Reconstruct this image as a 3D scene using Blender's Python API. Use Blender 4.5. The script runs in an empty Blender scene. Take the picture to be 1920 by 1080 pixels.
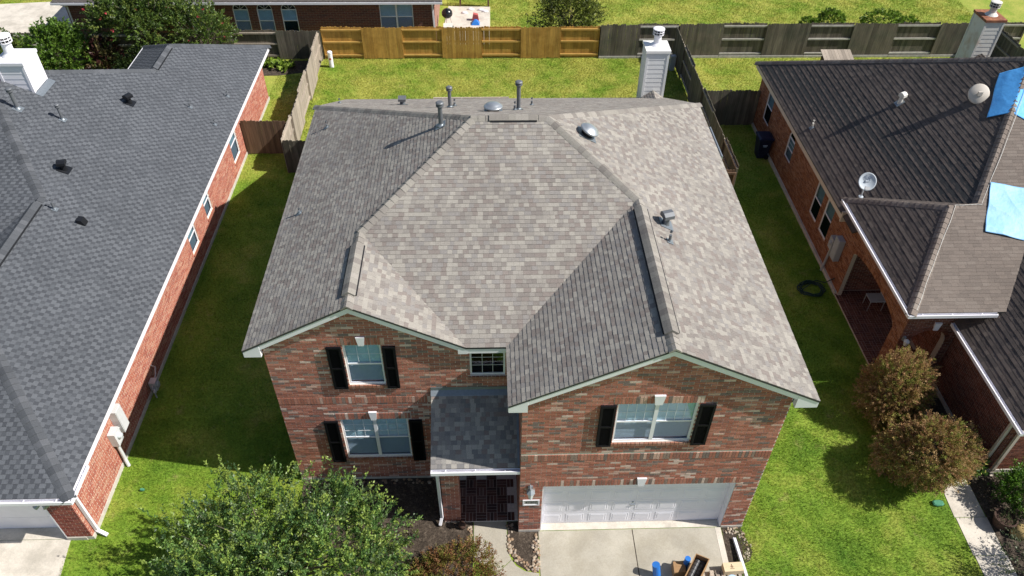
import bpy, math, random
import numpy as np
from mathutils import Matrix, Vector

random.seed(7)
rng = np.random.default_rng(7)
C = bpy.context.scene.collection
SC = bpy.context.scene

# ------------------------------------------------------------------ camera, world, sun, exposure
CAM = Vector((-0.694, -10.666, 18.907))
pitch, yaw, roll = math.radians(43.004), math.radians(2.273), math.radians(0.799)
fwd = Vector((math.sin(yaw) * math.cos(pitch), math.cos(yaw) * math.cos(pitch), -math.sin(pitch)))
r0 = Vector((math.cos(yaw), -math.sin(yaw), 0))
u0 = r0.cross(fwd)
rr = math.cos(roll) * r0 + math.sin(roll) * u0
uu = -math.sin(roll) * r0 + math.cos(roll) * u0
cd = bpy.data.cameras.new("camera")
cd.sensor_width = 36
cd.lens = 36 * 1445.3 / 1920
cd.clip_start = 0.1
cd.clip_end = 2000
cam = bpy.data.objects.new("camera", cd)
cam.matrix_world = Matrix(((rr.x, uu.x, -fwd.x, CAM.x), (rr.y, uu.y, -fwd.y, CAM.y), (rr.z, uu.z, -fwd.z, CAM.z), (0, 0, 0, 1)))
C.objects.link(cam)
SC.camera = cam

SUN_EL, SUN_AZ = math.radians(45.0), math.radians(-10)      # azimuth measured from +X towards +Y
w = bpy.data.worlds.new("World")
SC.world = w
w.use_nodes = True
nt = w.node_tree
nt.nodes.clear()
sky = nt.nodes.new("ShaderNodeTexSky")
sky.sky_type = 'NISHITA'
sky.sun_disc = False
sky.sun_elevation = SUN_EL
sky.sun_rotation = math.pi / 2 - SUN_AZ
bg = nt.nodes.new("ShaderNodeBackground")
bg.inputs[1].default_value = 0.074
out = nt.nodes.new("ShaderNodeOutputWorld")
nt.links.new(sky.outputs[0], bg.inputs[0])
nt.links.new(bg.outputs[0], out.inputs[0])
ld = bpy.data.lights.new("sun", 'SUN')
ld.energy = 4.6
ld.angle = math.radians(0.5)
ld.color = (1.0, 0.955, 0.88)
sun = bpy.data.objects.new("sun", ld)
sdir = Vector((math.cos(SUN_EL) * math.cos(SUN_AZ), math.cos(SUN_EL) * math.sin(SUN_AZ), math.sin(SUN_EL)))
sun.rotation_euler = sdir.to_track_quat('Z', 'Y').to_euler()
sun.location = (20, -5, 40)
C.objects.link(sun)
SC.view_settings.view_transform = 'Standard'
SC.view_settings.look = 'None'
SC.view_settings.exposure = 0.5
SC.view_settings.gamma = 1
SC.view_settings.use_curve_mapping = False
SC.cycles.max_bounces = 6
SC.cycles.transparent_max_bounces = 8


# ------------------------------------------------------------------ materials
def nodes_of(m):
    m.use_nodes = True
    t = m.node_tree
    return t, t.nodes["Principled BSDF"], t.links


def mat(name, col=None, rough=0.8, var=0.15, scale=6.0, var2=0.0, scale2=0.7, bump=0.0, bscale=40.0, metal=0.0,
        attr=False, rnd=0.0, spec=0.3, stretch=None, tint2=None, tfac=0.5, tscale=1.0, tlo=0.45, thi=0.62):
    """principled surface: base colour (or the piece's own colour from 'Col') times fine and coarse grain;
    tint2 mixes a second colour in as stains"""
    m = bpy.data.materials.new(name)
    t, p, L = nodes_of(m)
    N = t.nodes.new
    geo = N("ShaderNodeNewGeometry")
    pos = geo.outputs["Position"]
    if stretch:
        mp = N("ShaderNodeMapping")
        mp.inputs["Scale"].default_value = stretch
        L.new(pos, mp.inputs[0])
        posf = mp.outputs[0]
    else:
        posf = pos
    if attr:
        a = N("ShaderNodeAttribute")
        a.attribute_name = "Col"
        cur = a.outputs["Color"]
    else:
        c = N("ShaderNodeRGB")
        c.outputs[0].default_value = (*col, 1)
        cur = c.outputs[0]

    def mul(cur, fac_socket, lo, hi):
        mr = N("ShaderNodeMapRange")
        mr.inputs[1].default_value = 0.25
        mr.inputs[2].default_value = 0.75
        mr.inputs[3].default_value = lo
        mr.inputs[4].default_value = hi
        L.new(fac_socket, mr.inputs[0])
        mx = N("ShaderNodeMix")
        mx.data_type = 'RGBA'
        mx.blend_type = 'MULTIPLY'
        mx.inputs[0].default_value = 1
        L.new(cur, mx.inputs[6])
        L.new(mr.outputs[0], mx.inputs[7])
        return mx.outputs[2]

    if tint2:
        n = N("ShaderNodeTexNoise")
        n.inputs["Scale"].default_value = tscale
        n.inputs["Detail"].default_value = 6
        n.inputs["Roughness"].default_value = 0.65
        L.new(pos, n.inputs["Vector"])
        mr = N("ShaderNodeMapRange")
        mr.inputs[1].default_value = tlo
        mr.inputs[2].default_value = thi
        mr.inputs[4].default_value = tfac
        L.new(n.outputs[0], mr.inputs[0])
        mx = N("ShaderNodeMix")
        mx.data_type = 'RGBA'
        L.new(mr.outputs[0], mx.inputs[0])
        L.new(cur, mx.inputs[6])
        mx.inputs[7].default_value = (*tint2, 1)
        cur = mx.outputs[2]
    if var:
        n = N("ShaderNodeTexNoise")
        n.inputs["Scale"].default_value = scale
        n.inputs["Detail"].default_value = 4
        L.new(posf, n.inputs["Vector"])
        cur = mul(cur, n.outputs[0], 1 - var, 1 + var)
    if var2:
        n = N("ShaderNodeTexNoise")
        n.inputs["Scale"].default_value = scale2
        n.inputs["Detail"].default_value = 3
        L.new(pos, n.inputs["Vector"])
        cur = mul(cur, n.outputs[0], 1 - var2, 1 + var2)
    if rnd:
        oi = N("ShaderNodeObjectInfo")
        mr = N("ShaderNodeMapRange")
        mr.inputs[3].default_value = 1 - rnd
        mr.inputs[4].default_value = 1 + rnd
        L.new(oi.outputs["Random"], mr.inputs[0])
        mx = N("ShaderNodeMix")
        mx.data_type = 'RGBA'
        mx.blend_type = 'MULTIPLY'
        mx.inputs[0].default_value = 1
        L.new(cur, mx.inputs[6])
        L.new(mr.outputs[0], mx.inputs[7])
        cur = mx.outputs[2]
    L.new(cur, p.inputs["Base Color"])
    p.inputs["Roughness"].default_value = rough
    p.inputs["Metallic"].default_value = metal
    p.inputs["Specular IOR Level"].default_value = spec
    if bump:
        n = N("ShaderNodeTexNoise")
        n.inputs["Scale"].default_value = bscale
        n.inputs["Detail"].default_value = 3
        L.new(posf, n.inputs["Vector"])
        b = N("ShaderNodeBump")
        b.inputs["Strength"].default_value = bump
        b.inputs["Distance"].default_value = 0.02
        L.new(n.outputs[0], b.inputs["Height"])
        L.new(b.outputs[0], p.inputs["Normal"])
    return m


def leaf_mat(name, trans=0.35, rough=0.5, spec=0.35):
    m = bpy.data.materials.new(name)
    t, p, L = nodes_of(m)
    a = t.nodes.new("ShaderNodeAttribute")
    a.attribute_name = "Col"
    L.new(a.outputs["Color"], p.inputs["Base Color"])
    p.inputs["Roughness"].default_value = rough
    p.inputs["Specular IOR Level"].default_value = spec
    tr = t.nodes.new("ShaderNodeBsdfTranslucent")
    L.new(a.outputs["Color"], tr.inputs[0])
    mx = t.nodes.new("ShaderNodeMixShader")
    mx.inputs[0].default_value = trans
    L.new(p.outputs[0], mx.inputs[1])
    L.new(tr.outputs[0], mx.inputs[2])
    L.new(mx.outputs[0], t.nodes["Material Output"].inputs[0])
    return m


def grass_mat(name, blade):
    """lawn colour from where the blade stands: green, yellow-green and straw patches"""
    m = bpy.data.materials.new(name)
    t, p, L = nodes_of(m)
    N = t.nodes.new
    geo = N("ShaderNodeNewGeometry")
    n1 = N("ShaderNodeTexNoise")
    n1.inputs["Scale"].default_value = 0.55
    n1.inputs["Detail"].default_value = 6
    n1.inputs["Roughness"].default_value = 0.7
    L.new(geo.outputs["Position"], n1.inputs["Vector"])
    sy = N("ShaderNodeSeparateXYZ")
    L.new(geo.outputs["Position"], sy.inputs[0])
    yellowed = N("ShaderNodeMapRange")          # sunlit yellow look of the back lawns, put into the grass colour
    yellowed.inputs[1].default_value = 15.0
    yellowed.inputs[2].default_value = 21.0
    yellowed.inputs[4].default_value = 0.15
    L.new(sy.outputs[1], yellowed.inputs[0])
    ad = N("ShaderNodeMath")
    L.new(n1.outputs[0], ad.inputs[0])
    L.new(yellowed.outputs[0], ad.inputs[1])
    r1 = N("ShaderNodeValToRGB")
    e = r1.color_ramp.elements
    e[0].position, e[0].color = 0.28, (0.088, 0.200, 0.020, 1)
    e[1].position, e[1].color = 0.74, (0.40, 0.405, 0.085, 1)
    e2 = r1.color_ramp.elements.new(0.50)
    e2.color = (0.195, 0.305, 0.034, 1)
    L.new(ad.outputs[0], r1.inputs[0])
    n2 = N("ShaderNodeTexNoise")
    n2.inputs["Scale"].default_value = 1.7
    n2.inputs["Detail"].default_value = 7
    n2.inputs["Roughness"].default_value = 0.75
    L.new(geo.outputs["Position"], n2.inputs["Vector"])
    mr = N("ShaderNodeMapRange")
    mr.inputs[1].default_value = 0.57
    mr.inputs[2].default_value = 0.74
    mr.inputs[4].default_value = 0.65
    L.new(n2.outputs[0], mr.inputs[0])
    mx = N("ShaderNodeMix")
    mx.data_type = 'RGBA'
    L.new(mr.outputs[0], mx.inputs[0])
    L.new(r1.outputs[0], mx.inputs[6])
    mx.inputs[7].default_value = (0.40, 0.33, 0.145, 1)
    n3 = N("ShaderNodeTexNoise")
    n3.inputs["Scale"].default_value = 14
    n3.inputs["Detail"].default_value = 3
    L.new(geo.outputs["Position"], n3.inputs["Vector"])
    m3 = N("ShaderNodeMapRange")
    m3.inputs[1].default_value = 0.3
    m3.inputs[2].default_value = 0.7
    m3.inputs[3].default_value = 0.66 if not blade else 0.78
    m3.inputs[4].default_value = 1.10 if not blade else 1.24
    L.new(n3.outputs[0], m3.inputs[0])
    m4 = N("ShaderNodeMix")
    m4.data_type = 'RGBA'
    m4.blend_type = 'MULTIPLY'
    m4.inputs[0].default_value = 1
    L.new(mx.outputs[2], m4.inputs[6])
    L.new(m3.outputs[0], m4.inputs[7])
    if blade:
        m5 = N("ShaderNodeMapRange")
        m5.inputs[3].default_value = 0.55
        m5.inputs[4].default_value = 1.45
        L.new(geo.outputs["Random Per Island"], m5.inputs[0])
        m6 = N("ShaderNodeMix")
        m6.data_type = 'RGBA'
        m6.blend_type = 'MULTIPLY'
        m6.inputs[0].default_value = 1
        L.new(m4.outputs[2], m6.inputs[6])
        L.new(m5.outputs[0], m6.inputs[7])
        m4 = m6
    L.new(m4.outputs[2], p.inputs["Base Color"])
    p.inputs["Roughness"].default_value = 0.75
    p.inputs["Specular IOR Level"].default_value = 0.15
    if blade:
        tr = N("ShaderNodeBsdfTranslucent")
        L.new(m4.outputs[2], tr.inputs[0])
        ms = N("ShaderNodeMixShader")
        ms.inputs[0].default_value = 0.35
        L.new(p.outputs[0], ms.inputs[1])
        L.new(tr.outputs[0], ms.inputs[2])
        L.new(ms.outputs[0], t.nodes["Material Output"].inputs[0])
    return m


def glass_mat(name, tint, gloss=0.12):
    m = bpy.data.materials.new(name)
    m.use_nodes = True
    t = m.node_tree
    t.nodes.clear()
    N, L = t.nodes.new, t.links
    tr = N("ShaderNodeBsdfTransparent")
    tr.inputs[0].default_value = (*tint, 1)
    gl = N("ShaderNodeBsdfGlossy")
    gl.inputs["Roughness"].default_value = 0.03
    gl.inputs[0].default_value = (0.9, 0.95, 1, 1)
    mx = N("ShaderNodeMixShader")
    mx.inputs[0].default_value = gloss
    L.new(tr.outputs[0], mx.inputs[1])
    L.new(gl.outputs[0], mx.inputs[2])
    o = N("ShaderNodeOutputMaterial")
    L.new(mx.outputs[0], o.inputs[0])
    return m


def brick_tex_mat(name, c1, c2, mortar, axis, bw=0.21, bh=0.077):
    """masonry too far away (or out of view) to build brick by brick"""
    m = bpy.data.materials.new(name)
    t, p, L = nodes_of(m)
    N = t.nodes.new
    geo = N("ShaderNodeNewGeometry")
    sp = N("ShaderNodeSeparateXYZ")
    L.new(geo.outputs["Position"], sp.inputs[0])
    cb = N("ShaderNodeCombineXYZ")
    L.new(sp.outputs[axis], cb.inputs[0])
    L.new(sp.outputs[2], cb.inputs[1])
    b = N("ShaderNodeTexBrick")
    b.inputs["Color1"].default_value = (*c1, 1)
    b.inputs["Color2"].default_value = (*c2, 1)
    b.inputs["Mortar"].default_value = (*mortar, 1)
    b.inputs["Scale"].default_value = 1
    b.inputs["Mortar Size"].default_value = 0.007
    b.inputs["Mortar Smooth"].default_value = 0.1
    b.inputs["Bias"].default_value = -0.2
    b.inputs["Brick Width"].default_value = bw
    b.inputs["Row Height"].default_value = bh
    L.new(cb.outputs[0], b.inputs["Vector"])
    L.new(b.outputs[0], p.inputs["Base Color"])
    bp = N("ShaderNodeBump")
    bp.inputs["Strength"].default_value = 0.6
    bp.inputs["Distance"].default_value = 0.01
    bp.invert = True
    L.new(b.outputs[1], bp.inputs["Height"])
    L.new(bp.outputs[0], p.inputs["Normal"])
    p.inputs["Roughness"].default_value = 0.9
    return m


M = dict(
    shingle=mat("shingle", attr=True, rough=0.95, var=0.22, scale=55, var2=0.10, scale2=0.5, spec=0.15, bump=0.25, bscale=160),
    deck=mat("roof_deck", (0.05, 0.05, 0.05), 0.9),
    brick=mat("brick", attr=True, rough=0.9, var=0.20, scale=38, var2=0.06, scale2=0.8, spec=0.15, bump=0.3, bscale=90),
    mortar=mat("mortar", (0.72, 0.66, 0.60), 0.95, 0.15, 20, bump=0.2),
    mortar_l=mat("mortar_cream", (0.74, 0.66, 0.55), 0.95, 0.12, 20),
    mortar_r=mat("mortar_grey", (0.50, 0.43, 0.36), 0.95, 0.15, 20),
    white=mat("white_paint", (0.79, 0.78, 0.83), 0.5, 0.04, 3, var2=0.04, scale2=0.8),
    offwhite=mat("weathered_white_paint", (0.66, 0.65, 0.61), 0.6, 0.08, 6, tint2=(0.42, 0.38, 0.32), tscale=2.5, tfac=0.4),
    beige=mat("beige_trim", (0.58, 0.50, 0.42), 0.6, 0.06, 5),
    siding=mat("siding_paint", (0.74, 0.75, 0.75), 0.6, 0.05, 4),
    siding_r=mat("siding_rust_stained", (0.66, 0.65, 0.61), 0.65, 0.05, 4, tint2=(0.42, 0.25, 0.12), tscale=1.3, tfac=0.55, tlo=0.52, thi=0.7),
    rust=mat("rusty_metal", (0.22, 0.085, 0.05), 0.75, 0.3, 8, tint2=(0.45, 0.2, 0.1), tscale=3),
    whiterust=mat("white_metal_rust_patch", (0.82, 0.81, 0.79), 0.55, 0.04, 4, tint2=(0.55, 0.18, 0.05), tscale=1.6, tfac=0.9, tlo=0.60, thi=0.66),
    black=mat("black_shutter", (0.007, 0.007, 0.009), 0.6, 0.2, 20, spec=0.12),
    dark=mat("dark_room", (0.015, 0.017, 0.02), 0.9, 0),
    blind=mat("blind_slat", (0.78, 0.82, 0.84), 0.6, 0.05, 8),
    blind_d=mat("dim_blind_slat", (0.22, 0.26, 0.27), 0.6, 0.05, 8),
    glass=glass_mat("window_glass", (0.84, 0.94, 0.98), 0.10),
    screen=glass_mat("screened_glass", (0.74, 0.79, 0.84), 0.06),
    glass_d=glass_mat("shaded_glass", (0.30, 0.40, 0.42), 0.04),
    concrete=mat("driveway_concrete", (0.40, 0.37, 0.31), 0.9, 0.10, 30, var2=0.14, scale2=1.1, bump=0.15, bscale=70, tint2=(0.30, 0.27, 0.21), tscale=0.9, tfac=0.55),
    concrete_w=mat("pale_concrete", (0.60, 0.55, 0.48), 0.9, 0.10, 30, var2=0.12, scale2=1.3, bump=0.12, bscale=70, tint2=(0.34, 0.31, 0.26), tscale=1.4, tfac=0.5),
    foundation=mat("foundation_concrete", (0.50, 0.47, 0.42), 0.9, 0.15, 10, var2=0.15, scale2=2),
    mulch=mat("mulch", (0.055, 0.042, 0.032), 1.0, 0.55, 26, var2=0.3, scale2=3, bump=0.9, bscale=30, tint2=(0.17, 0.135, 0.105), tscale=9, tfac=0.6, tlo=0.5, thi=0.68),
    stone=mat("river_stone", attr=True, rough=0.85, var=0.12, scale=25),
    metal=mat("galvanised_metal", (0.42, 0.45, 0.48), 0.38, 0.08, 12, metal=0.65),
    pipe=mat("painted_vent_pipe", (0.155, 0.165, 0.18), 0.5, 0.08, 12, metal=0.3),
    blackpipe=mat("black_vent", (0.012, 0.013, 0.016), 0.4, 0.1, 10),
    flash=mat("lead_flashing", (0.23, 0.26, 0.29), 0.45, 0.12, 14, metal=0.5),
    ventedge=mat("ridge_vent_plastic", (0.010, 0.011, 0.014), 0.7, 0.1, 10),
    wood_o=mat("stained_cedar", (0.48, 0.275, 0.07), 0.65, 0.22, 1.0, rnd=0.16, stretch=(30, 30, 1.6), var2=0.10, scale2=1.2, tint2=(0.24, 0.105, 0.015), tscale=2.0, tfac=0.4),
    wood_ol=mat("stained_cedar_rail", (0.56, 0.34, 0.10), 0.65, 0.15, 4, rnd=0.08),
    wood_g=mat("weathered_grey_wood", (0.135, 0.115, 0.090), 0.9, 0.35, 1.0, rnd=0.28, stretch=(26, 26, 1.3), var2=0.18, scale2=1.0, tint2=(0.085, 0.090, 0.065), tscale=1.2, tfac=0.6),
    wood_gr=mat("bleached_rail_wood", (0.42, 0.40, 0.36), 0.9, 0.2, 6, rnd=0.15),
    wood_l=mat("pale_weathered_wood", (0.33, 0.28, 0.23), 0.9, 0.28, 1.0, rnd=0.22, stretch=(26, 26, 1.3), var2=0.15, scale2=1.0),
    wood_b=mat("brown_weathered_wood", (0.155, 0.100, 0.065), 0.9, 0.3, 1.0, rnd=0.25, stretch=(26, 26, 1.3)),
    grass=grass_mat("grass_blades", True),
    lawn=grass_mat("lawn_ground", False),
    leaf=leaf_mat("leaf", 0.30, 0.42, 0.45),
    softleaf=leaf_mat("soft_leaf", 0.35, 0.65, 0.2),
    bark=mat("bark", (0.16, 0.13, 0.10), 0.9, 0.3, 14, bump=0.4),
    tarp=mat("blue_tarp", (0.11, 0.44, 0.92), 0.5, 0.07, 5, spec=0.4, bump=0.55, bscale=5, stretch=(1, 1, 1)),
    tarp2=mat("faded_blue_tarp", (0.24, 0.50, 0.80), 0.5, 0.08, 5, spec=0.4, bump=0.5, bscale=6),
    blue=mat("blue_plastic", (0.03, 0.17, 0.55), 0.4, 0.05, 5),
    pblue=mat("pale_blue_plastic", (0.42, 0.58, 0.78), 0.4, 0.05, 5),
    navy=mat("navy_plastic", (0.012, 0.016, 0.045), 0.45, 0.1, 4),
    card=mat("cardboard", (0.33, 0.20, 0.10), 0.85, 0.08, 8),
    cardpale=mat("pale_cardboard", (0.66, 0.52, 0.34), 0.85, 0.06, 8),
    roll=mat("roll_wrap", (0.05, 0.052, 0.058), 0.28, 0.2, 12, spec=0.6),
    ink=mat("ink", (0.02, 0.02, 0.022), 0.7, 0),
    inkblue=mat("grey_blue_print", (0.10, 0.14, 0.22), 0.7, 0),
    inkbrown=mat("brown_print", (0.13, 0.065, 0.03), 0.7, 0),
    plaque=mat("plaque_face", (0.36, 0.36, 0.34), 0.6, 0.1, 20),
    lampglass=mat("frosted_lamp_glass", (0.55, 0.60, 0.62), 0.25, 0.05, 10),
    lampmetal=mat("lamp_metal", (0.34, 0.37, 0.40), 0.4, 0.1, 10, metal=0.4),
    box=mat("meter_box_paint", (0.60, 0.61, 0.62), 0.5, 0.05, 5),
    greybox=mat("grey_box_paint", (0.36, 0.38, 0.41), 0.5, 0.06, 5),
    hose=mat("dark_green_hose", (0.016, 0.045, 0.035), 0.45, 0.2, 9),
    terracotta=mat("dark_clay", (0.07, 0.04, 0.03), 0.8, 0.2, 9),
    red=mat("red_plastic", (0.45, 0.10, 0.09), 0.45, 0.05, 5),
    greenlid=mat("green_plastic_lid", (0.07, 0.24, 0.15), 0.5, 0.15, 8),
    grill=mat("grill_enamel", (0.010, 0.011, 0.014), 0.2, 0, spec=0.6),
    steel=mat("table_steel", (0.5, 0.5, 0.5), 0.4, 0.05, 5, metal=0.6),
    dish=mat("dish_paint", (0.50, 0.55, 0.60), 0.45, 0.04, 6),
    dish_o=mat("old_dish_paint", (0.55, 0.50, 0.44), 0.6, 0.08, 6),
    porchtile=mat("porch_brick_paver", attr=True, rough=0.85, var=0.2, scale=20),
    bricktex_main_y=brick_tex_mat("side_wall_bricks", (0.30, 0.13, 0.09), (0.22, 0.11, 0.08), (0.5, 0.44, 0.38), 1, 0.25, 0.077),
    bricktex_main_x=brick_tex_mat("rear_wall_bricks", (0.30, 0.13, 0.09), (0.22, 0.11, 0.08), (0.5, 0.44, 0.38), 0, 0.25, 0.077),
    bricktex_back=brick_tex_mat("far_house_bricks", (0.17, 0.058, 0.042), (0.085, 0.036, 0.034), (0.25, 0.18, 0.15), 0, 0.30, 0.095),
)


# ------------------------------------------------------------------ mesh helpers
ABS = {}          # world translation of every object used as a parent


class MB:
    def __init__(s):
        s.v, s.f, s.c = [], [], []

    def poly(s, pts, col=None):
        n = len(s.v)
        s.v += [tuple(p) for p in pts]
        s.f.append(tuple(range(n, n + len(pts))))
        s.c.append(col)

    def box(s, x0, x1, y0, y1, z0, z1, col=None):
        n = len(s.v)
        s.v += [(x0, y0, z0), (x1, y0, z0), (x1, y1, z0), (x0, y1, z0), (x0, y0, z1), (x1, y0, z1), (x1, y1, z1), (x0, y1, z1)]
        for q in ((0, 3, 2, 1), (4, 5, 6, 7), (0, 1, 5, 4), (1, 2, 6, 5), (2, 3, 7, 6), (3, 0, 4, 7)):
            s.f.append(tuple(n + i for i in q))
            s.c.append(col)

    def obox(s, o, a, b, c, col=None):
        """box from corner o along edge vectors a, b, c"""
        o, a, b, c = Vector(o), Vector(a), Vector(b), Vector(c)
        if a.cross(b).dot(c) < 0:
            a, b = b, a
        n = len(s.v)
        for p in (o, o + a, o + a + b, o + b):
            s.v.append(tuple(p))
        for p in (o, o + a, o + a + b, o + b):
            s.v.append(tuple(p + c))
        for q in ((0, 3, 2, 1), (4, 5, 6, 7), (0, 1, 5, 4), (1, 2, 6, 5), (2, 3, 7, 6), (3, 0, 4, 7)):
            s.f.append(tuple(n + i for i in q))
            s.c.append(col)

    def prism(s, pts, d, col=None):
        """polygon pts pushed along d"""
        d = Vector(d)
        P = [Vector(p) for p in pts]
        nrm = Vector((0, 0, 0))
        for i in range(len(P)):
            nrm += P[i].cross(P[(i + 1) % len(P)])
        if nrm.dot(d) > 0:
            P.reverse()
        n, k = len(s.v), len(P)
        s.v += [tuple(p) for p in P] + [tuple(p + d) for p in P]
        s.f.append(tuple(range(n, n + k)))
        s.f.append(tuple(range(n + 2 * k - 1, n + k - 1, -1)))
        for i in range(k):
            j = (i + 1) % k
            s.f.append((n + j, n + i, n + k + i, n + k + j))
        s.c += [col] * (k + 2)

    def ring(s, rings, closed_ends=True, col=None):
        """skin consecutive rings (lists of equal length)"""
        n, k = len(s.v), len(rings[0])
        for r in rings:
            s.v += [tuple(p) for p in r]
        for i in range(len(rings) - 1):
            for j in range(k):
                j2 = (j + 1) % k
                s.f.append((n + i * k + j, n + i * k + j2, n + (i + 1) * k + j2, n + (i + 1) * k + j))
                s.c.append(col)
        if closed_ends:
            s.f.append(tuple(range(n + k - 1, n - 1, -1)))
            m = n + (len(rings) - 1) * k
            s.f.append(tuple(range(m, m + k)))
            s.c += [col, col]

    def lathe(s, o, prof, n=16, axis=(0, 0, 1), col=None):
        ax = Vector(axis).normalized()
        q = ax.to_track_quat('Z', 'Y')
        rings = []
        for r, h in prof:
            rings.append([Vector(o) + q @ Vector((r * math.cos(2 * math.pi * i / n), r * math.sin(2 * math.pi * i / n), h)) for i in range(n)])
        s.ring(rings, True, col)

    def tube(s, path, r, n=8, col=None):
        P = [Vector(p) for p in path]
        R = r if isinstance(r, (list, tuple)) else [r] * len(P)
        rings = []
        for i, p in enumerate(P):
            d = (P[min(i + 1, len(P) - 1)] - P[max(i - 1, 0)]).normalized()
            q = d.to_track_quat('Z', 'Y')
            rings.append([p + q @ Vector((R[i] * math.cos(2 * math.pi * k / n), R[i] * math.sin(2 * math.pi * k / n), 0)) for k in range(n)])
        s.ring(rings, True, col)

    def build(s, name, m, parent=None, origin=None, smooth=False):
        me = bpy.data.meshes.new(name)
        v = np.array(s.v, dtype=np.float64).reshape(-1, 3)
        if origin is None and parent is None and len(v):
            lo, hi = v.min(0), v.max(0)
            origin = ((lo[0] + hi[0]) / 2, (lo[1] + hi[1]) / 2, lo[2])
        if origin is None:
            origin = (0, 0, 0)
        me.from_pydata((v - np.array(origin)).tolist(), [], s.f)
        if any(c is not None for c in s.c):
            a = me.color_attributes.new("Col", 'FLOAT_COLOR', 'CORNER')
            cols = np.array([(*c, 1.0) if c is not None else (0.5, 0.5, 0.5, 1) for c in s.c], dtype=np.float32)
            cnt = np.array([len(f) for f in s.f])
            a.data.foreach_set("color", np.repeat(cols, cnt, axis=0).ravel())
        if smooth:
            me.polygons.foreach_set("use_smooth", [True] * len(me.polygons))
        me.materials.append(m)
        o = bpy.data.objects.new(name, me)
        C.objects.link(o)
        o.location = origin
        ABS[o.name] = Vector(origin)
        if parent is not None:
            par(o, parent)
        return o


def par(o, parent):
    o.parent = parent
    o.matrix_parent_inverse = Matrix.Translation(-ABS[parent.name])


def thing(name, label, cat, loc, group=None, kind=None):
    o = bpy.data.objects.new(name, None)
    o.empty_display_size = 0.2
    C.objects.link(o)
    o.location = loc
    ABS[o.name] = Vector(loc)
    o["label"] = label
    o["category"] = cat
    if group:
        o["group"] = group
    if kind:
        o["kind"] = kind
    return o


def tag(o, label, cat, group=None):
    o["label"] = label
    o["category"] = cat
    if group:
        o["group"] = group
    return o


def struct(o, kind="structure"):
    o["kind"] = kind
    return o


def np_mesh(name, verts, nper, cols, m, parent=None, kind=None, smooth=False):
    """verts (n*nper,3): n separate faces of nper corners, cols (n,3)"""
    n = len(verts) // nper
    origin = np.zeros(3)
    if parent is None:
        lo, hi = verts.min(0), verts.max(0)
        origin = np.array([(lo[0] + hi[0]) / 2, (lo[1] + hi[1]) / 2, lo[2]])
    me = bpy.data.meshes.new(name)
    me.vertices.add(len(verts))
    me.vertices.foreach_set("co", (verts - origin).astype(np.float32).ravel())
    me.loops.add(len(verts))
    me.loops.foreach_set("vertex_index", np.arange(len(verts), dtype=np.int32))
    me.polygons.add(n)
    me.polygons.foreach_set("loop_start", np.arange(0, len(verts), nper, dtype=np.int32))
    me.polygons.foreach_set("loop_total", np.full(n, nper, dtype=np.int32))
    me.update(calc_edges=True)
    if cols is not None:
        a = me.color_attributes.new("Col", 'FLOAT_COLOR', 'CORNER')
        c4 = np.concatenate([cols, np.ones((n, 1))], axis=1).astype(np.float32)
        a.data.foreach_set("color", np.repeat(c4, nper, axis=0).ravel())
    me.materials.append(m)
    o = bpy.data.objects.new(name, me)
    C.objects.link(o)
    o.location = origin
    ABS[o.name] = Vector(origin)
    if parent is not None:
        par(o, parent)
    if kind:
        o["kind"] = kind
    return o


# ------------------------------------------------------------------ pieces (bricks, shingles)
def sees(p):
    """size of a metre at p in the photograph's pixels, 0 when outside the frame"""
    d = Vector(p) - CAM
    k = d.dot(fwd)
    if k < 1:
        return 0
    x, y = d.dot(rr) / k * 1445.3, d.dot(uu) / k * 1445.3
    return 1445.3 / k if abs(x) < 940 and abs(y) < 520 else 0


def clip_rect(poly, a0, a1, b0, b1):
    def cut(P, ax, lim, keep_less):
        o = []
        for i in range(len(P)):
            p, q = P[i], P[(i + 1) % len(P)]
            ip = (p[ax] <= lim) if keep_less else (p[ax] >= lim)
            iq = (q[ax] <= lim) if keep_less else (q[ax] >= lim)
            if ip:
                o.append(p)
            if ip != iq:
                t = (lim - p[ax]) / (q[ax] - p[ax])
                o.append((p[0] + t * (q[0] - p[0]), p[1] + t * (q[1] - p[1])))
        return o
    P = poly
    for ax, lim, kl in ((0, a0, False), (0, a1, True), (1, b0, False), (1, b1, True)):
        if not P:
            return P
        P = cut(P, ax, lim, kl)
    return P


def spans(poly, v):
    xs = []
    for i in range(len(poly)):
        p, q = poly[i], poly[(i + 1) % len(poly)]
        if (p[1] <= v) != (q[1] <= v):
            xs.append(p[0] + (v - p[1]) / (q[1] - p[1]) * (q[0] - p[0]))
    xs.sort()
    return [(xs[i], xs[i + 1]) for i in range(0, len(xs) - 1, 2)]


def area2(P):
    return 0.5 * sum(P[i][0] * P[(i + 1) % len(P)][1] - P[(i + 1) % len(P)][0] * P[i][1] for i in range(len(P)))


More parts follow.
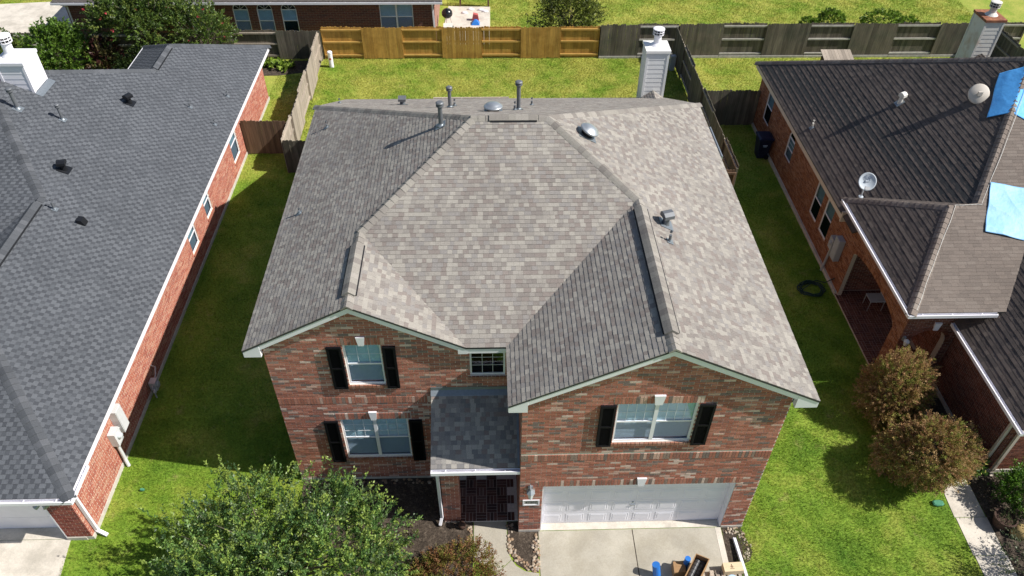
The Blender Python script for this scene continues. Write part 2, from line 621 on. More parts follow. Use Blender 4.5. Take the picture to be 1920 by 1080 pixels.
class Pieces:
    """collects the pieces of one house; emit() makes the 300 that show largest objects of their own, the rest one mesh"""

    def __init__(s, name, m, parent):
        s.name, s.m, s.parent, s.items = name, m, parent, []

    def add(s, O, U, V, N, poly, hlo, hhi, vlo, vhi, sink, tone, full, key, bias=1.0):
        s.items.append((O, U, V, N, poly, hlo, hhi, vlo, vhi, sink, tone, full, key, bias))

    @staticmethod
    def geom(poly, hlo, hhi, vlo, vhi, sink):
        if area2(poly) < 0:
            poly = poly[::-1]
        k = len(poly)
        d = vhi - vlo
        top = [(u, v, hlo + (hhi - hlo) * (v - vlo) / d) for u, v in poly]
        bot = [(u, v, -sink) for u, v in poly]
        f = [tuple(range(k))]
        for i in range(k):
            j = (i + 1) % k
            f.append((j, i, k + i, k + j))
        return top + bot, f

    def emit(s, limit=300):
        sc = []
        for i, it in enumerate(s.items):
            if it[11]:
                O, U, V, N, poly = it[:5]
                cu, cv = poly[0][0], poly[0][1]
                p = O + U * cu + V * cv
                px = sees(p)
                view = (CAM - p).normalized().dot(N)
                if px and view > 0.1:
                    sc.append((px * px * view * abs(area2(poly)) * it[13], i))
        sc.sort(reverse=True)
        chosen = set(i for _, i in sc[:limit])
        cache = {}
        VV, FF, CC = [], [], []
        for i, (O, U, V, N, poly, hlo, hhi, vlo, vhi, sink, tone, full, key, b) in enumerate(s.items):
            if i in chosen:
                ou, ov = poly[0]
                k = (key, tone)
                if k not in cache:
                    loc = [(u - ou, v - ov) for u, v in poly]
                    vv, ff = Pieces.geom(loc, hlo, hhi, vlo - ov, vhi - ov, sink)
                    me = bpy.data.meshes.new(s.name)
                    me.from_pydata(vv, [], ff)
                    a = me.color_attributes.new("Col", 'FLOAT_COLOR', 'CORNER')
                    a.data.foreach_set("color", np.tile(np.array((*tone, 1), dtype=np.float32), len(me.loops)))
                    me.materials.append(s.m)
                    cache[k] = me
                o = bpy.data.objects.new(s.name, cache[k])
                C.objects.link(o)
                p = O + U * ou + V * ov
                par(o, s.parent)
                o.matrix_basis = Matrix(((U.x, V.x, N.x, p.x), (U.y, V.y, N.y, p.y), (U.z, V.z, N.z, p.z), (0, 0, 0, 1)))
            else:
                vv, ff = Pieces.geom(poly, hlo, hhi, vlo, vhi, sink)
                n = len(VV)
                ox, oy, oz = O
                for (u, v, h) in vv:
                    VV.append((ox + U.x * u + V.x * v + N.x * h, oy + U.y * u + V.y * v + N.y * h, oz + U.z * u + V.z * v + N.z * h))
                for f in ff:
                    FF.append(tuple(n + q for q in f))
                    CC.append(tone)
        mb = MB()
        mb.v, mb.f, mb.c = VV, FF, CC
        o = mb.build(s.name + "_field", s.m, s.parent)
        o["kind"] = "stuff"
        return o


def plane_frame(pts3):
    """frame of a roof plane whose first edge is the eave direction: U level, V up the slope, N outwards (up)"""
    n = Vector((0, 0, 0))
    for i in range(len(pts3)):
        n += pts3[i].cross(pts3[(i + 1) % len(pts3)])
    n.normalize()
    if n.z < 0:
        n = -n
    V = Vector((0, 0, 1)) - n * n.z
    V.normalize()
    U = V.cross(n)
    return U, V, n


def shingles(pc, pts3, tones, wts, expo=0.113, widths=(0.10, 0.12, 0.14, 0.14, 0.18), thick=0.013, seed=1, pattern=None, cycle=0, bias=1.0):
    rnd = random.Random(seed)
    U, V, N = plane_frame(pts3)
    O = pts3[0].copy()
    poly = [((p - O).dot(U), (p - O).dot(V)) for p in pts3]
    vmin, vmax = min(p[1] for p in poly), max(p[1] for p in poly)
    umin, umax = min(p[0] for p in poly), max(p[0] for p in poly)
    r, v = 0, vmin
    while v < vmax - 0.01:
        v1 = v + expo
        th_ = thick if not cycle or r % cycle == 0 else thick * 0.5
        sa, sb = spans(poly, v + 1e-4), spans(poly, min(v1, vmax) - 1e-4)
        u = umin - rnd.random() * 0.3
        if pattern == 'tabs':
            u = umin - (0, 0.13, 0.06, 0.19, 0.03, 0.16)[r % 6] - rnd.random() * 0.025 - 0.1
        alt = 0
        while u < umax:
            wd = rnd.choice(widths)
            tone = rnd.choices(tones, wts)[0]
            hb = th_ * (0.75 if alt % 2 else 1.0)
            if pattern == 'tabs':
                wd = 0.105 if alt % 2 else 0.155
                tone = tones[rnd.choice((0, 0, 1))] if alt % 2 else tones[rnd.choice((2, 2, 3, 3, 4))]
            u1 = u + wd
            g = 0.0012
            inside = any(a <= u and u1 <= b for a, b in sa) and any(a <= u and u1 <= b for a, b in sb) and v1 <= vmax
            if inside:
                P = [(u + g, v), (u1 - g, v), (u1 - g, v1), (u + g, v1)]
                pc.add(O, U, V, N, P, hb, 0.002, v, v1, 0.004, tone, True, (round(wd, 3), hb, expo), bias)
            else:
                P = clip_rect(poly, u + g, u1 - g, v, v1)
                if len(P) > 2 and abs(area2(P)) > 2e-4:
                    pc.add(O, U, V, N, P, hb, 0.002, v, v1, 0.004, tone, False, None)
            u = u1
            alt += 1
        v = v1
        r += 1


def bricks(pc, O, U, V, N, ulim, v0, v1, openings, tones, wts, bw=0.243, bh=0.064, gap=0.013, seed=1, proud=0.007, bias=1.0):
    """running bond; openings are functions v -> (u0, u1) or None"""
    rnd = random.Random(seed)
    r, v = 0, v0
    while v + bh <= v1 + 0.02:
        vm = v + bh / 2
        lim = ulim(vm)
        if lim:
            free = [lim]
            for op in openings:
                cut = op(vm)
                if cut:
                    nf = []
                    for a, b in free:
                        if cut[1] <= a or cut[0] >= b:
                            nf.append((a, b))
                        else:
                            if cut[0] > a:
                                nf.append((a, cut[0]))
                            if cut[1] < b:
                                nf.append((cut[1], b))
                    free = nf
            st = bw + gap
            for a, b in free:
                k = math.floor((a - (r % 2) * st / 2) / st)
                while True:
                    p = k * st + (r % 2) * st / 2
                    if p >= b:
                        break
                    x0, x1 = max(p, a), min(p + bw, b)
                    k += 1
                    if x1 - x0 < 0.02:
                        continue
                    h = proud + rnd.choice((0, 0.001, 0.003))
                    tone = rnd.choices(tones, wts)[0]
                    full = abs(x1 - x0 - bw) < 1e-6
                    pc.add(O, U, V, N, [(x0, v), (x1, v), (x1, v + bh), (x0, v + bh)], h, h, v, v + bh, 0.003, tone, full, ('r', round(h, 4)), bias)
        v += bh + gap
        r += 1


def soldiers(pc, O, U, V, N, ua, ub, v, h, tones, wts, bw=0.067, gap=0.012, proud=0.014, seed=2):
    rnd = random.Random(seed)
    n = max(1, round((ub - ua) / (bw + gap)))
    st = (ub - ua) / n
    for i in range(n):
        x0 = ua + i * st + gap / 2
        x1 = x0 + st - gap
        tone = rnd.choices(tones, wts)[0]
        pc.add(O, U, V, N, [(x0, v), (x1, v), (x1, v + h), (x0, v + h)], proud, proud, v, v + h, 0.003, tone, False, None)


def rect(u0, u1, v0, v1):
    return lambda v: (u0, u1) if v0 <= v <= v1 else None


def arch(u0, u1, v0, vs, rise):
    uc, hw = (u0 + u1) / 2, (u1 - u0) / 2

    def f(v):
        if v < v0 or v > vs + rise:
            return None
        if v <= vs:
            return (u0, u1)
        k = math.sqrt(max(0, 1 - ((v - vs) / rise) ** 2))
        return (uc - hw * k, uc + hw * k)
    return f


def wall_sheet(mb, O, U, V, N, ua, ub, v0, vtop, holes, breaks=(), depth=0.12):
    """wall face in vertical strips, cut round the holes; holes: (u0,u1,v0,v1[,rise]) with their reveals"""
    us = {ua, ub, *breaks}
    for h in holes:
        us |= {h[0], h[1]}
        if len(h) > 4:
            us |= {h[0] + (h[1] - h[0]) * k / 14 for k in range(15)}
    us = sorted(u for u in us if ua - 1e-6 <= u <= ub + 1e-6)

    def htop(h, u):
        if len(h) > 4:
            uc, hw = (h[0] + h[1]) / 2, (h[1] - h[0]) / 2
            return h[3] + h[4] * math.sqrt(max(0, 1 - ((u - uc) / hw) ** 2))
        return h[3]
    P = lambda u, v, d=0: O + U * u + V * v - N * d
    for a, b in zip(us[:-1], us[1:]):
        m = (a + b) / 2
        hs = sorted([h for h in holes if h[0] < m < h[1]], key=lambda h: h[2])
        lo_a = lo_b = v0
        for h in hs:
            if h[2] > lo_a + 1e-4:
                mb.poly([P(a, lo_a), P(b, lo_b), P(b, h[2]), P(a, h[2])])
            ta, tb = htop(h, a), htop(h, b)
            mb.poly([P(a, ta), P(b, tb), P(b, tb, depth), P(a, ta, depth)])
            if h[2] > v0 + 1e-3:
                mb.poly([P(a, h[2]), P(a, h[2], depth), P(b, h[2], depth), P(b, h[2])])
            lo_a, lo_b = ta, tb
        mb.poly([P(a, lo_a), P(b, lo_b), P(b, vtop(b)), P(a, vtop(a))])
    for h in holes:
        for u in (h[0], h[1]):
            q = [P(u, h[2]), P(u, h[2], depth), P(u, h[3], depth), P(u, h[3])]
            mb.poly(q if u == h[0] else q[::-1])


def caps(p0, p1, n1, n2, name, m, parent, tones, wts, width=0.15, expo=0.19, lift=0.012, lim=300, seed=3, tilt=0.016):
    """ridge or hip cap pieces bent over the line p0-p1"""
    rnd = random.Random(seed)
    p0, p1 = Vector(p0), Vector(p1)
    d = (p1 - p0)
    Ln = d.length
    d.normalize()
    a = n1.cross(d).normalized()
    b = n2.cross(d).normalized()
    if a.dot(n2) > 0:
        a = -a
    if b.dot(n1) > 0:
        b = -b
    up = (n1 + n2).normalized()
    n = max(1, round(Ln / expo))
    cache = {}
    st = Ln / n
    for i in range(n):
        tone = rnd.choices(tones, wts)[0]
        if tone not in cache:
            vv = []
            for s_, h in ((-0.05, lift + tilt), (st, lift)):
                q = d * s_
                vv += [q + a * width + n1 * h * 0.5, q + a * width * 0.35 + n1 * (h + 0.012), q + up * (h + 0.02),
                       q + b * width * 0.35 + n2 * (h + 0.012), q + b * width + n2 * h * 0.5]
            low = [vv[0] - n1 * 0.03, vv[1] - n1 * 0.05, vv[2] - up * 0.05, vv[3] - n2 * 0.05, vv[4] - n2 * 0.03]
            vv += low
            ff = [(0, 1, 6, 5), (1, 2, 7, 6), (2, 3, 8, 7), (3, 4, 9, 8), (1, 0, 10, 11), (2, 1, 11, 12), (3, 2, 12, 13), (4, 3, 13, 14)]
            # skirts along both edges
            vv += [vv[5] - n1 * 0.03, vv[9] - n2 * 0.03]
            ff += [(0, 5, 15, 10), (9, 4, 14, 16)]
            me = bpy.data.meshes.new(name)
            me.from_pydata([tuple(x) for x in vv], [], ff)
            at = me.color_attributes.new("Col", 'FLOAT_COLOR', 'CORNER')
            at.data.foreach_set("color", np.tile(np.array((*tone, 1), dtype=np.float32), len(me.loops)))
            me.materials.append(m)
            cache[tone] = me
        o = bpy.data.objects.new(name, cache[tone])
        C.objects.link(o)
        par(o, parent)
        o.location = p0 + d * (i * st)


def Vv(*a):
    return Vector(a)


def roof_deck(name, planes, parent, m=None, t=0.05, inset=0.006):
    mb = MB()
    for P in planes:
        U, V, N = plane_frame(P)
        mb.prism([p - N * inset for p in P], -Vector((0, 0, t)))
    return mb.build(name, m or M['deck'], parent)


# ------------------------------------------------------------------ windows, shutters and other fittings
def window(parent, O, U, V, N, u0, u1, v0, v1, units=1, grid=(3, 2), both=False, glass='glass', low='screen', blind='blind',
           setback=0.07, rail=0.5, grids=True, name='window', framem='white', depth=0.10, slats=True):
    """double-hung window: frame, sashes with panes, grid of glazing bars, slatted blind and the dark room behind"""
    fr = MB()
    Ob = O - N * setback

    def bar(mb, a, b, c, d, t=0.03, back=0.0):
        mb.obox(Ob + U * a + V * c - N * back, U * (b - a), V * (d - c), N * t)
    fw = 0.045
    bar(fr, u0, u1, v0, v0 + fw)
    bar(fr, u0, u1, v1 - fw, v1)
    bar(fr, u0, u0 + fw, v0 + fw, v1 - fw)
    bar(fr, u1 - fw, u1, v0 + fw, v1 - fw)
    wu = (u1 - u0) / units
    for k in range(1, units):
        bar(fr, u0 + wu * k - 0.045, u0 + wu * k + 0.045, v0 + fw, v1 - fw, 0.032)
    vm = v0 + (v1 - v0) * rail
    for k in range(units):
        a = u0 + wu * k + (fw if k == 0 else 0.045)
        b = u0 + wu * (k + 1) - (fw if k == units - 1 else 0.045)
        if rail:
            bar(fr, a, b, vm - 0.022, vm + 0.022, 0.026)
    f = fr.build(name, M[framem], parent)
    gb = MB()
    for k in range(units):
        a = u0 + wu * k + (fw if k == 0 else 0.045)
        b = u0 + wu * (k + 1) - (fw if k == units - 1 else 0.045)
        parts = [(vm + 0.022, v1 - fw, True), (v0 + fw, vm - 0.022, False)] if rail else [(v0 + fw, v1 - fw, True)]
        for lo, hi, upper in parts:
            pn = MB()
            bk = 0.0 if upper else 0.006
            pn.obox(Ob + U * a + V * lo + N * (0.008 + bk), U * (b - a), V * (hi - lo), -N * 0.004)
            pn.build('pane', M[glass if upper else low], f)
            if grids and (upper or both):
                for i in range(1, grid[0]):
                    x = a + (b - a) * i / grid[0]
                    gb.obox(Ob + U * (x - 0.005) + V * lo + N * 0.009, U * 0.010, V * (hi - lo), N * 0.006)
                for j in range(1, grid[1]):
                    y = lo + (hi - lo) * j / grid[1]
                    gb.obox(Ob + U * a + V * (y - 0.005) + N * 0.0095, U * (b - a), V * 0.010, N * 0.006)
    if gb.v:
        gb.build('glazing_bars', M[framem], f)
    if slats:
        sl = MB()
        y = v0 + 0.05
        while y < v1 - 0.03:
            sl.obox(Ob + U * (u0 + 0.02) + V * y - N * 0.030, U * (u1 - u0 - 0.04), V * 0.050 - N * 0.030, N * 0.003)
            y += 0.05
        sl.build('blind', M[blind], f)
    rm = MB()
    a, b_, c, d_ = u0 - 0.02, u1 + 0.02, v0 - 0.02, v1 + 0.02
    Pq = lambda u, v, k: Ob + U * u + V * v - N * k
    k0, k1 = 0.06, 0.45
    for q in ((Pq(a, c, k1), Pq(b_, c, k1), Pq(b_, d_, k1), Pq(a, d_, k1)), (Pq(a, c, k0), Pq(b_, c, k0), Pq(b_, c, k1), Pq(a, c, k1)), (Pq(a, d_, k0), Pq(b_, d_, k0), Pq(b_, d_, k1), Pq(a, d_, k1)),
              (Pq(a, c, k0), Pq(a, d_, k0), Pq(a, d_, k1), Pq(a, c, k1)), (Pq(b_, c, k0), Pq(b_, d_, k0), Pq(b_, d_, k1), Pq(b_, c, k1))):
        rm.poly(q)
    rm.build('dark_backing', M['dark'], f)
    return f


def shutter(parent, O, U, V, N, u0, u1, v0, v1, proud=0.012):
    mb = MB()
    t = 0.055
    e = 0.055
    o = O + N * proud
    mb.obox(o + U * u0 + V * v0, U * (u1 - u0), V * e, N * t)
    mb.obox(o + U * u0 + V * (v1 - e), U * (u1 - u0), V * e, N * t)
    mb.obox(o + U * u0 + V * (v0 + e), U * e, V * (v1 - v0 - 2 * e), N * t)
    mb.obox(o + U * (u1 - e) + V * (v0 + e), U * e, V * (v1 - v0 - 2 * e), N * t)
    vm = (v0 + v1) / 2
    mb.obox(o + U * (u0 + e) + V * (vm - e / 2), U * (u1 - u0 - 2 * e), V * e, N * t)
    s = mb.build('shutter', M['black'], parent)
    lv = MB()
    for a, b in ((v0 + e, vm - e / 2), (vm + e / 2, v1 - e)):
        y = a
        while y < b - 0.02:
            lv.obox(o + U * (u0 + e) + V * y + N * 0.026, U * (u1 - u0 - 2 * e), V * 0.012, V * 0.022 + N * 0.018)
            lv.obox(o + U * (u0 + e) + V * y + N * 0.012, U * (u1 - u0 - 2 * e), V * 0.036, N * 0.010)
            y += 0.038
    lv.build('louvres', M['black'], s)
    return s


def keystone(parent, O, U, V, N, uc, v0, v1, w0, w1):
    mb = MB()
    pts = [O + U * (uc - w0 / 2) + V * v0, O + U * (uc + w0 / 2) + V * v0, O + U * (uc + w1 / 2) + V * v1, O + U * (uc - w1 / 2) + V * v1]
    mb.prism(pts, N * 0.055)
    return mb.build('keystone', M['white'], parent)


def gutter(parent, p0, p1, outward, m='white', name='gutter', size=0.11):
    """K-style gutter as an open trough with hangers"""
    p0, p1, o = Vector(p0), Vector(p1), Vector(outward)
    d = p1 - p0
    up = Vector((0, 0, 1))
    mb = MB()
    t = 0.006
    mb.obox(p0, d, o * size * 0.8, up * t)
    mb.obox(p0 + up * t, d, o * t, up * size)
    mb.obox(p0 + o * size * 0.8, d, o * 0.02, up * (size * 0.85))
    mb.obox(p0 + o * (size * 0.8 - 0.012) + up * (size * 0.85), d, o * 0.034, up * 0.016)
    dn = d.normalized()
    for e in (p0, p1 - dn * 0.006):
        mb.obox(e, dn * 0.006, o * size * 0.8, up * size * 0.85)
    g = mb.build(name, M[m], parent)
    n = max(2, round(d.length / 0.75))
    for i in range(n):
        q = p0 + d * ((i + 0.5) / n)
        hb = MB()
        hb.obox(q - dn * 0.012 + up * size * 0.8, dn * 0.024, o * size * 0.82, up * 0.01)
        hb.build('gutter_hanger', M[m], g)
    return g


def downspout(parent, pts, m='white', w=0.07, d=0.05, name='downspout'):
    mb = MB()
    for a, b in zip(pts[:-1], pts[1:]):
        a, b = Vector(a), Vector(b)
        dr = (b - a).normalized()
        q = dr.to_track_quat('Z', 'Y')
        rings = []
        for p in (a - dr * 0.02, b + dr * 0.02):
            rings.append([p + q @ Vector(c) for c in ((-w / 2, -d / 2, 0), (w / 2, -d / 2, 0), (w / 2, d / 2, 0), (-w / 2, d / 2, 0))])
        mb.ring(rings)
    return mb.build(name, M[m], parent)


def vent_pipe(parent, base, top, r=0.055, capr=0.10, m='pipe', flash='flash', N=None, cap=True, name='vent_pipe', plate=True):
    base = Vector(base)
    h = top - base.z
    mb = MB()
    mb.lathe(base - Vector((0, 0, 0.1)), [(r, 0), (r, h - 0.02)], 14)
    if not cap:
        mb.lathe(base + Vector((0, 0, h - 0.03)), [(r * 1.0, 0), (r * 1.0, 0.03), (r * 0.75, 0.03), (r * 0.75, -0.02)], 14)
    p = mb.build(name, M[m], parent, smooth=False)
    if cap:
        c = MB()
        z = h
        c.lathe(base, [(capr * 0.95, z - 0.135), (capr, z - 0.125), (capr, z - 0.10), (capr * 0.8, z - 0.098)], 18)
        c.lathe(base, [(capr * 0.72, z - 0.10), (capr * 0.72, z - 0.05)], 18)
        c.lathe(base, [(capr, z - 0.055), (capr * 1.02, z - 0.03), (capr * 0.75, z - 0.005), (capr * 0.3, z)], 18)
        c.build('rain_cap', M[m], p, smooth=False)
    f = MB()
    f.lathe(base - Vector((0, 0, 0.05)), [(r * 2.1, 0.0), (r * 1.9, 0.07), (r * 1.12, 0.12), (r * 1.02, 0.14)], 16)
    if plate and N is not None:
        U = Vector((0, 1, 0)) if abs(N.x) > abs(N.y) else Vector((1, 0, 0))
        V = N.cross(U)
        s = r * 2.5
        f.obox(base + N * 0.018 - U * s - V * s, U * 2 * s, V * 2 * s, N * 0.006)
    f.build('flashing', M[flash], p)
    return p


def goose_vent(parent, base, h, N, m, face, name='goose_vent', s=1.0):
    """square-hooded roof jack: pipe with a cowl turned to one side"""
    base = Vector(base)
    mb = MB()
    mb.lathe(base - Vector((0, 0, 0.08)), [(0.105 * s, 0), (0.10 * s, 0.08), (0.085 * s, h * 0.75)], 14)
    p = mb.build(name, M[m], parent)
    f = Vector(face).normalized()
    sd = Vector((-f.y, f.x, 0))
    hd = MB()
    z = Vector((0, 0, 1))
    c = base + z * (h * 0.62)
    w_, d_ = 0.13 * s, 0.15 * s
    prof = [(-d_ * 0.8, 0), (-d_ * 0.8, h * 0.25), (-d_ * 0.3, h * 0.38), (d_ * 0.4, h * 0.38), (d_ * 1.05, h * 0.24), (d_ * 1.05, 0.0)]
    hd.prism([c - sd * w_ + f * a + z * b for a, b in prof], sd * 2 * w_)
    hd.build('hood', M[m], p)
    fl = MB()
    U = Vector((0, 1, 0)) if abs(N.x) > abs(N.y) else Vector((1, 0, 0))
    V = N.cross(U)
    k = 0.19 * s
    fl.obox(base + N * 0.018 - U * k - V * k, U * 2 * k, V * 2 * k, N * 0.006)
    fl.build('flashing', M['flash' if m != 'blackpipe' else 'blackpipe'], p)
    return p


def turbine_dome(parent, base, N, r=0.27, name='roof_vent', h=0.18, m='metal'):
    base = Vector(base)
    mb = MB()
    mb.lathe(base - N * 0.02, [(r * 0.62, 0), (r * 0.62, h)], 20, N)
    p = mb.build(name, M['blackpipe'], parent)
    c = MB()
    c.lathe(base, [(r * 0.92, h - 0.045), (r, h - 0.02), (r * 1.0, h), (r * 0.94, h + 0.02), (r * 0.9, h + 0.022), (r * 0.72, h + 0.075), (r * 0.4, h + 0.11), (r * 0.05, h + 0.12)], 28, N)
    c.build('dome_lid', M[m], p, smooth=True)
    f = MB()
    U = Vector((0, 1, 0)) if abs(N.x) > abs(N.y) else Vector((1, 0, 0))
    V = N.cross(U)
    k = r * 0.95
    f.obox(base + N * 0.018 - U * k - V * k, U * 2 * k, V * 2 * k, N * 0.005)
    f.build('flashing', M['flash'], p)
    return p


def chimney(parent, x0, x1, y0, y1, z0, z1, label_m, topm, flue_m, flue_top, boards=True, flue_at=None, flue_r=0.15):
    core = MB()
    core.box(x0 + 0.02, x1 - 0.02, y0 + 0.02, y1 - 0.02, z0, z1)
    ch = core.build('chimney', M[label_m], parent)
    # lapped siding boards, corner boards
    z = z0
    k = 0.19
    while z < z1 - 0.06:
        h = min(k, z1 - 0.06 - z)
        for side in range(4):
            b = MB()
            lip, th = 0.014, 0.005
            if side == 0:
                pr = [Vv(x0 + 0.075, y0 + 0.02, z), Vv(x0 + 0.075, y0 + 0.02 - lip, z), Vv(x0 + 0.075, y0 + 0.02 - th, z + h), Vv(x0 + 0.075, y0 + 0.02, z + h)]
                b.prism(pr, (x1 - x0 - 0.15, 0, 0))
            elif side == 1:
                pr = [Vv(x1 - 0.02, y0 + 0.075, z), Vv(x1 - 0.02 + lip, y0 + 0.075, z), Vv(x1 - 0.02 + th, y0 + 0.075, z + h), Vv(x1 - 0.02, y0 + 0.075, z + h)]
                b.prism(pr, (0, y1 - y0 - 0.15, 0))
            elif side == 2:
                pr = [Vv(x0 + 0.02, y0 + 0.075, z), Vv(x0 + 0.02 - lip, y0 + 0.075, z), Vv(x0 + 0.02 - th, y0 + 0.075, z + h), Vv(x0 + 0.02, y0 + 0.075, z + h)]
                b.prism(pr, (0, y1 - y0 - 0.15, 0))
            else:
                continue
            b.build('siding_board', M[label_m], ch)
        z += k
    for (cx, cy) in ((x0, y0), (x1 - 0.08, y0), (x0, y1 - 0.08), (x1 - 0.08, y1 - 0.08)):
        b = MB()
        b.box(cx - 0.005, cx + 0.085, cy - 0.005, cy + 0.085, z0, z1 - 0.001)
        b.build('corner_board', M[label_m], ch)
    t = MB()
    t.prism([Vv(x0 - 0.03, y0 - 0.03, z1), Vv(x1 + 0.03, y0 - 0.03, z1), Vv(x1 + 0.03, y1 + 0.03, z1), Vv(x0 - 0.03, y1 + 0.03, z1)], (0, 0, 0.035))
    t.box(x0 - 0.035, x1 + 0.035, y0 - 0.036, y0 - 0.03, z1 - 0.07, z1 + 0.036)
    t.box(x1 + 0.03, x1 + 0.036, y0 - 0.03, y1 + 0.03, z1 - 0.07, z1 + 0.036)
    t.box(x0 - 0.036, x0 - 0.03, y0 - 0.03, y1 + 0.03, z1 - 0.07, z1 + 0.036)
    t.build('chase_cover', M[topm], ch)
    fx, fy = flue_at or ((x0 + x1) / 2, (y0 + y1) / 2)
    r = flue_r
    f = MB()
    f.lathe((fx, fy, z1 + 0.03), [(r * 1.9, 0), (r * 1.15, 0.10), (r, 0.13), (r, flue_top - z1 - 0.28)], 20)
    fl = f.build('flue', M[flue_m], ch)
    cp = MB()
    zt = flue_top - 0.28
    cp.lathe((fx, fy, zt), [(r * 1.02, 0), (r * 1.5, 0.02), (r * 1.5, 0.05), (r * 1.45, 0.05)], 24)
    cp.lathe((fx, fy, zt), [(r * 1.5, 0.125), (r * 1.52, 0.13), (r * 1.52, 0.15), (r * 1.5, 0.155)], 24)
    cp.lathe((fx, fy, zt), [(r * 1.5, 0.22), (r * 1.58, 0.225), (r * 1.55, 0.255), (r * 1.1, 0.275), (r * 0.2, 0.285)], 24)
    for i in range(12):
        a = 2 * math.pi * i / 12
        c, s_ = math.cos(a), math.sin(a)
        cp.obox(Vv(fx + c * r * 1.42, fy + s_ * r * 1.42, zt + 0.045), Vv(c, s_, 0) * 0.015, Vv(-s_, c, 0) * 0.02, Vv(0, 0, 0.18))
    cp.build('flue_cap', M[flue_m], ch)
    ck = MB()
    ck.lathe((fx, fy, zt + 0.04), [(r * 1.32, 0), (r * 1.32, 0.19)], 20)
    ck.build('flue_screen', M['blackpipe'], ch)
    return ch


# ================================================================== THE SETTING: ground
g = MB()
g.poly([(-250, -250, 0), (250, -250, 0), (250, 250, 0), (-250, 250, 0)])
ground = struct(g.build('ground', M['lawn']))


def tn(*cols, k=0.74):
    return [tuple(round(c * k, 4) for c in x) for x in cols]


def slab(name, pts, z0, z1, m, parent=None):
    mb = MB()
    mb.prism([Vv(x, y, z0) for x, y in pts], (0, 0, z1 - z0))
    return mb.build(name, M[m], parent)


# driveway in front of the garage, slabs with open joints
drive = thing('driveway', 'x', 'x', (3, -1, 0))
del drive["label"], drive["category"]
struct(drive)
slab('slab', [(0.53, -0.01), (3.045, -0.01), (3.045, -3.6), (0.50, -3.6)], -0.05, 0.012, 'concrete', drive)
slab('slab', [(3.07, -0.01), (5.30, -0.01), (5.24, -3.6), (3.07, -3.6)], -0.05, 0.012, 'concrete', drive)
slab('slab', [(5.305, -0.01), (5.46, -0.01), (5.40, -3.6), (5.245, -3.6)], -0.05, 0.014, 'concrete_w', drive)
slab('slab', [(0.50, -3.63), (3.045, -3.63), (3.045, -9), (0.45, -9)], -0.05, 0.012, 'concrete', drive)
slab('slab', [(3.07, -3.63), (5.40, -3.63), (5.40, -9), (3.07, -9)], -0.05, 0.012, 'concrete', drive)
slab('joint_filler', [(0.54, -0.02), (5.28, -0.02), (5.2, -8.9), (0.49, -8.9)], -0.05, 0.004, 'mulch', drive)
slab('slab', [(0.57, 0.006), (5.45, 0.006), (5.45, 0.23), (0.57, 0.23)], -0.05, 0.02, 'concrete_w', drive)

walk = thing('path', 'x', 'x', (-0.7, -0.5, 0))
del walk["label"], walk["category"]
struct(walk)
slab('slab', [(-1.2, 0.30), (-0.32, 0.30), (-0.32, -0.55), (-0.22, -0.80), (-0.62, -1.18), (-1.2, -0.72)], -0.05, 0.014, 'concrete', walk)
slab('slab', [(-0.21, -0.815), (-0.10, -0.98), (0.12, -1.13), (0.485, -1.2), (0.47, -2.6), (-0.9, -2.2), (-1.15, -1.3), (-0.615, -1.20)], -0.05, 0.014, 'concrete', walk)

walk2 = thing('path', 'x', 'x', (12, 0, 0))
del walk2["label"], walk2["category"]
struct(walk2)
yb = [3.9, 2.15, 1.14, 0.12, -1.0, -2.2, -4.0]
for a, b in zip(yb[:-1], yb[1:]):
    slab('slab', [(12.03 if a > 1 else 12.0, a - 0.008), (12.86, a - 0.008), (12.83, b + 0.008), (11.97, b + 0.008)], -0.05, 0.014, 'concrete_w', walk2)

drive2 = thing('driveway', 'x', 'x', (-15, -1, 0))
del drive2["label"], drive2["category"]
struct(drive2)
slab('slab', [(-18.5, 0.06), (-11.86, 0.06), (-11.62, -1.9), (-18.5, -1.9)], -0.05, 0.012, 'concrete_w', drive2)
slab('slab', [(-18.5, 0.07), (-11.9, 0.07), (-11.9, 0.42), (-18.5, 0.42)], -0.05, 0.02, 'concrete_w', drive2)
slab('slab', [(-18.5, -1.93), (-11.62, -1.93), (-11.4, -8), (-18.5, -8)], -0.05, 0.012, 'concrete_w', drive2)
struct(slab('far_driveway', [(-40, 29.2), (-22.6, 29.2), (-22.6, 35.2), (-40, 33.2)], -0.05, 0.015, 'concrete_w'))
patio = struct(slab('patio', [(-3.2, 29.0), (-0.5, 29.0), (-0.45, 33.9), (-2.9, 34.0)], -0.05, 0.02, 'concrete_w'))

# planting beds
bed = struct(slab('planting_bed', [(-6.0, 1.74), (-1.22, 1.74), (-1.22, -0.7), (-1.25, -2.4), (-3.4, -2.8), (-4.6, -1.0), (-6.0, 1.0)], -0.05, 0.012, 'mulch'))
bed2 = struct(slab('planting_bed', [(-0.30, 0.30), (-0.01, 0.30), (0.0, -0.005), (0.52, -0.005), (0.48, -1.17), (0.14, -1.09), (-0.08, -0.94), (-0.30, -0.52)], -0.05, 0.010, 'mulch'))
bed3 = struct(slab('planting_bed', [(12.87, 4.9), (13.35, 4.9), (13.35, 1.5), (16.5, 1.5), (16.5, -4), (12.86, -4)], -0.05, 0.012, 'mulch'))
bed4 = struct(slab('planting_bed', [(-18, 27.2), (-9.5, 27.2), (-9.7, 26.0), (-11.2, 25.6), (-18, 25.4)], -0.05, 0.012, 'mulch'))
bed5 = struct(slab('planting_bed', [(5.48, -0.005), (6.0, -0.005), (6.15, -0.75), (6.0, -1.0), (5.44, -1.2)], -0.05, 0.008, 'mulch'))


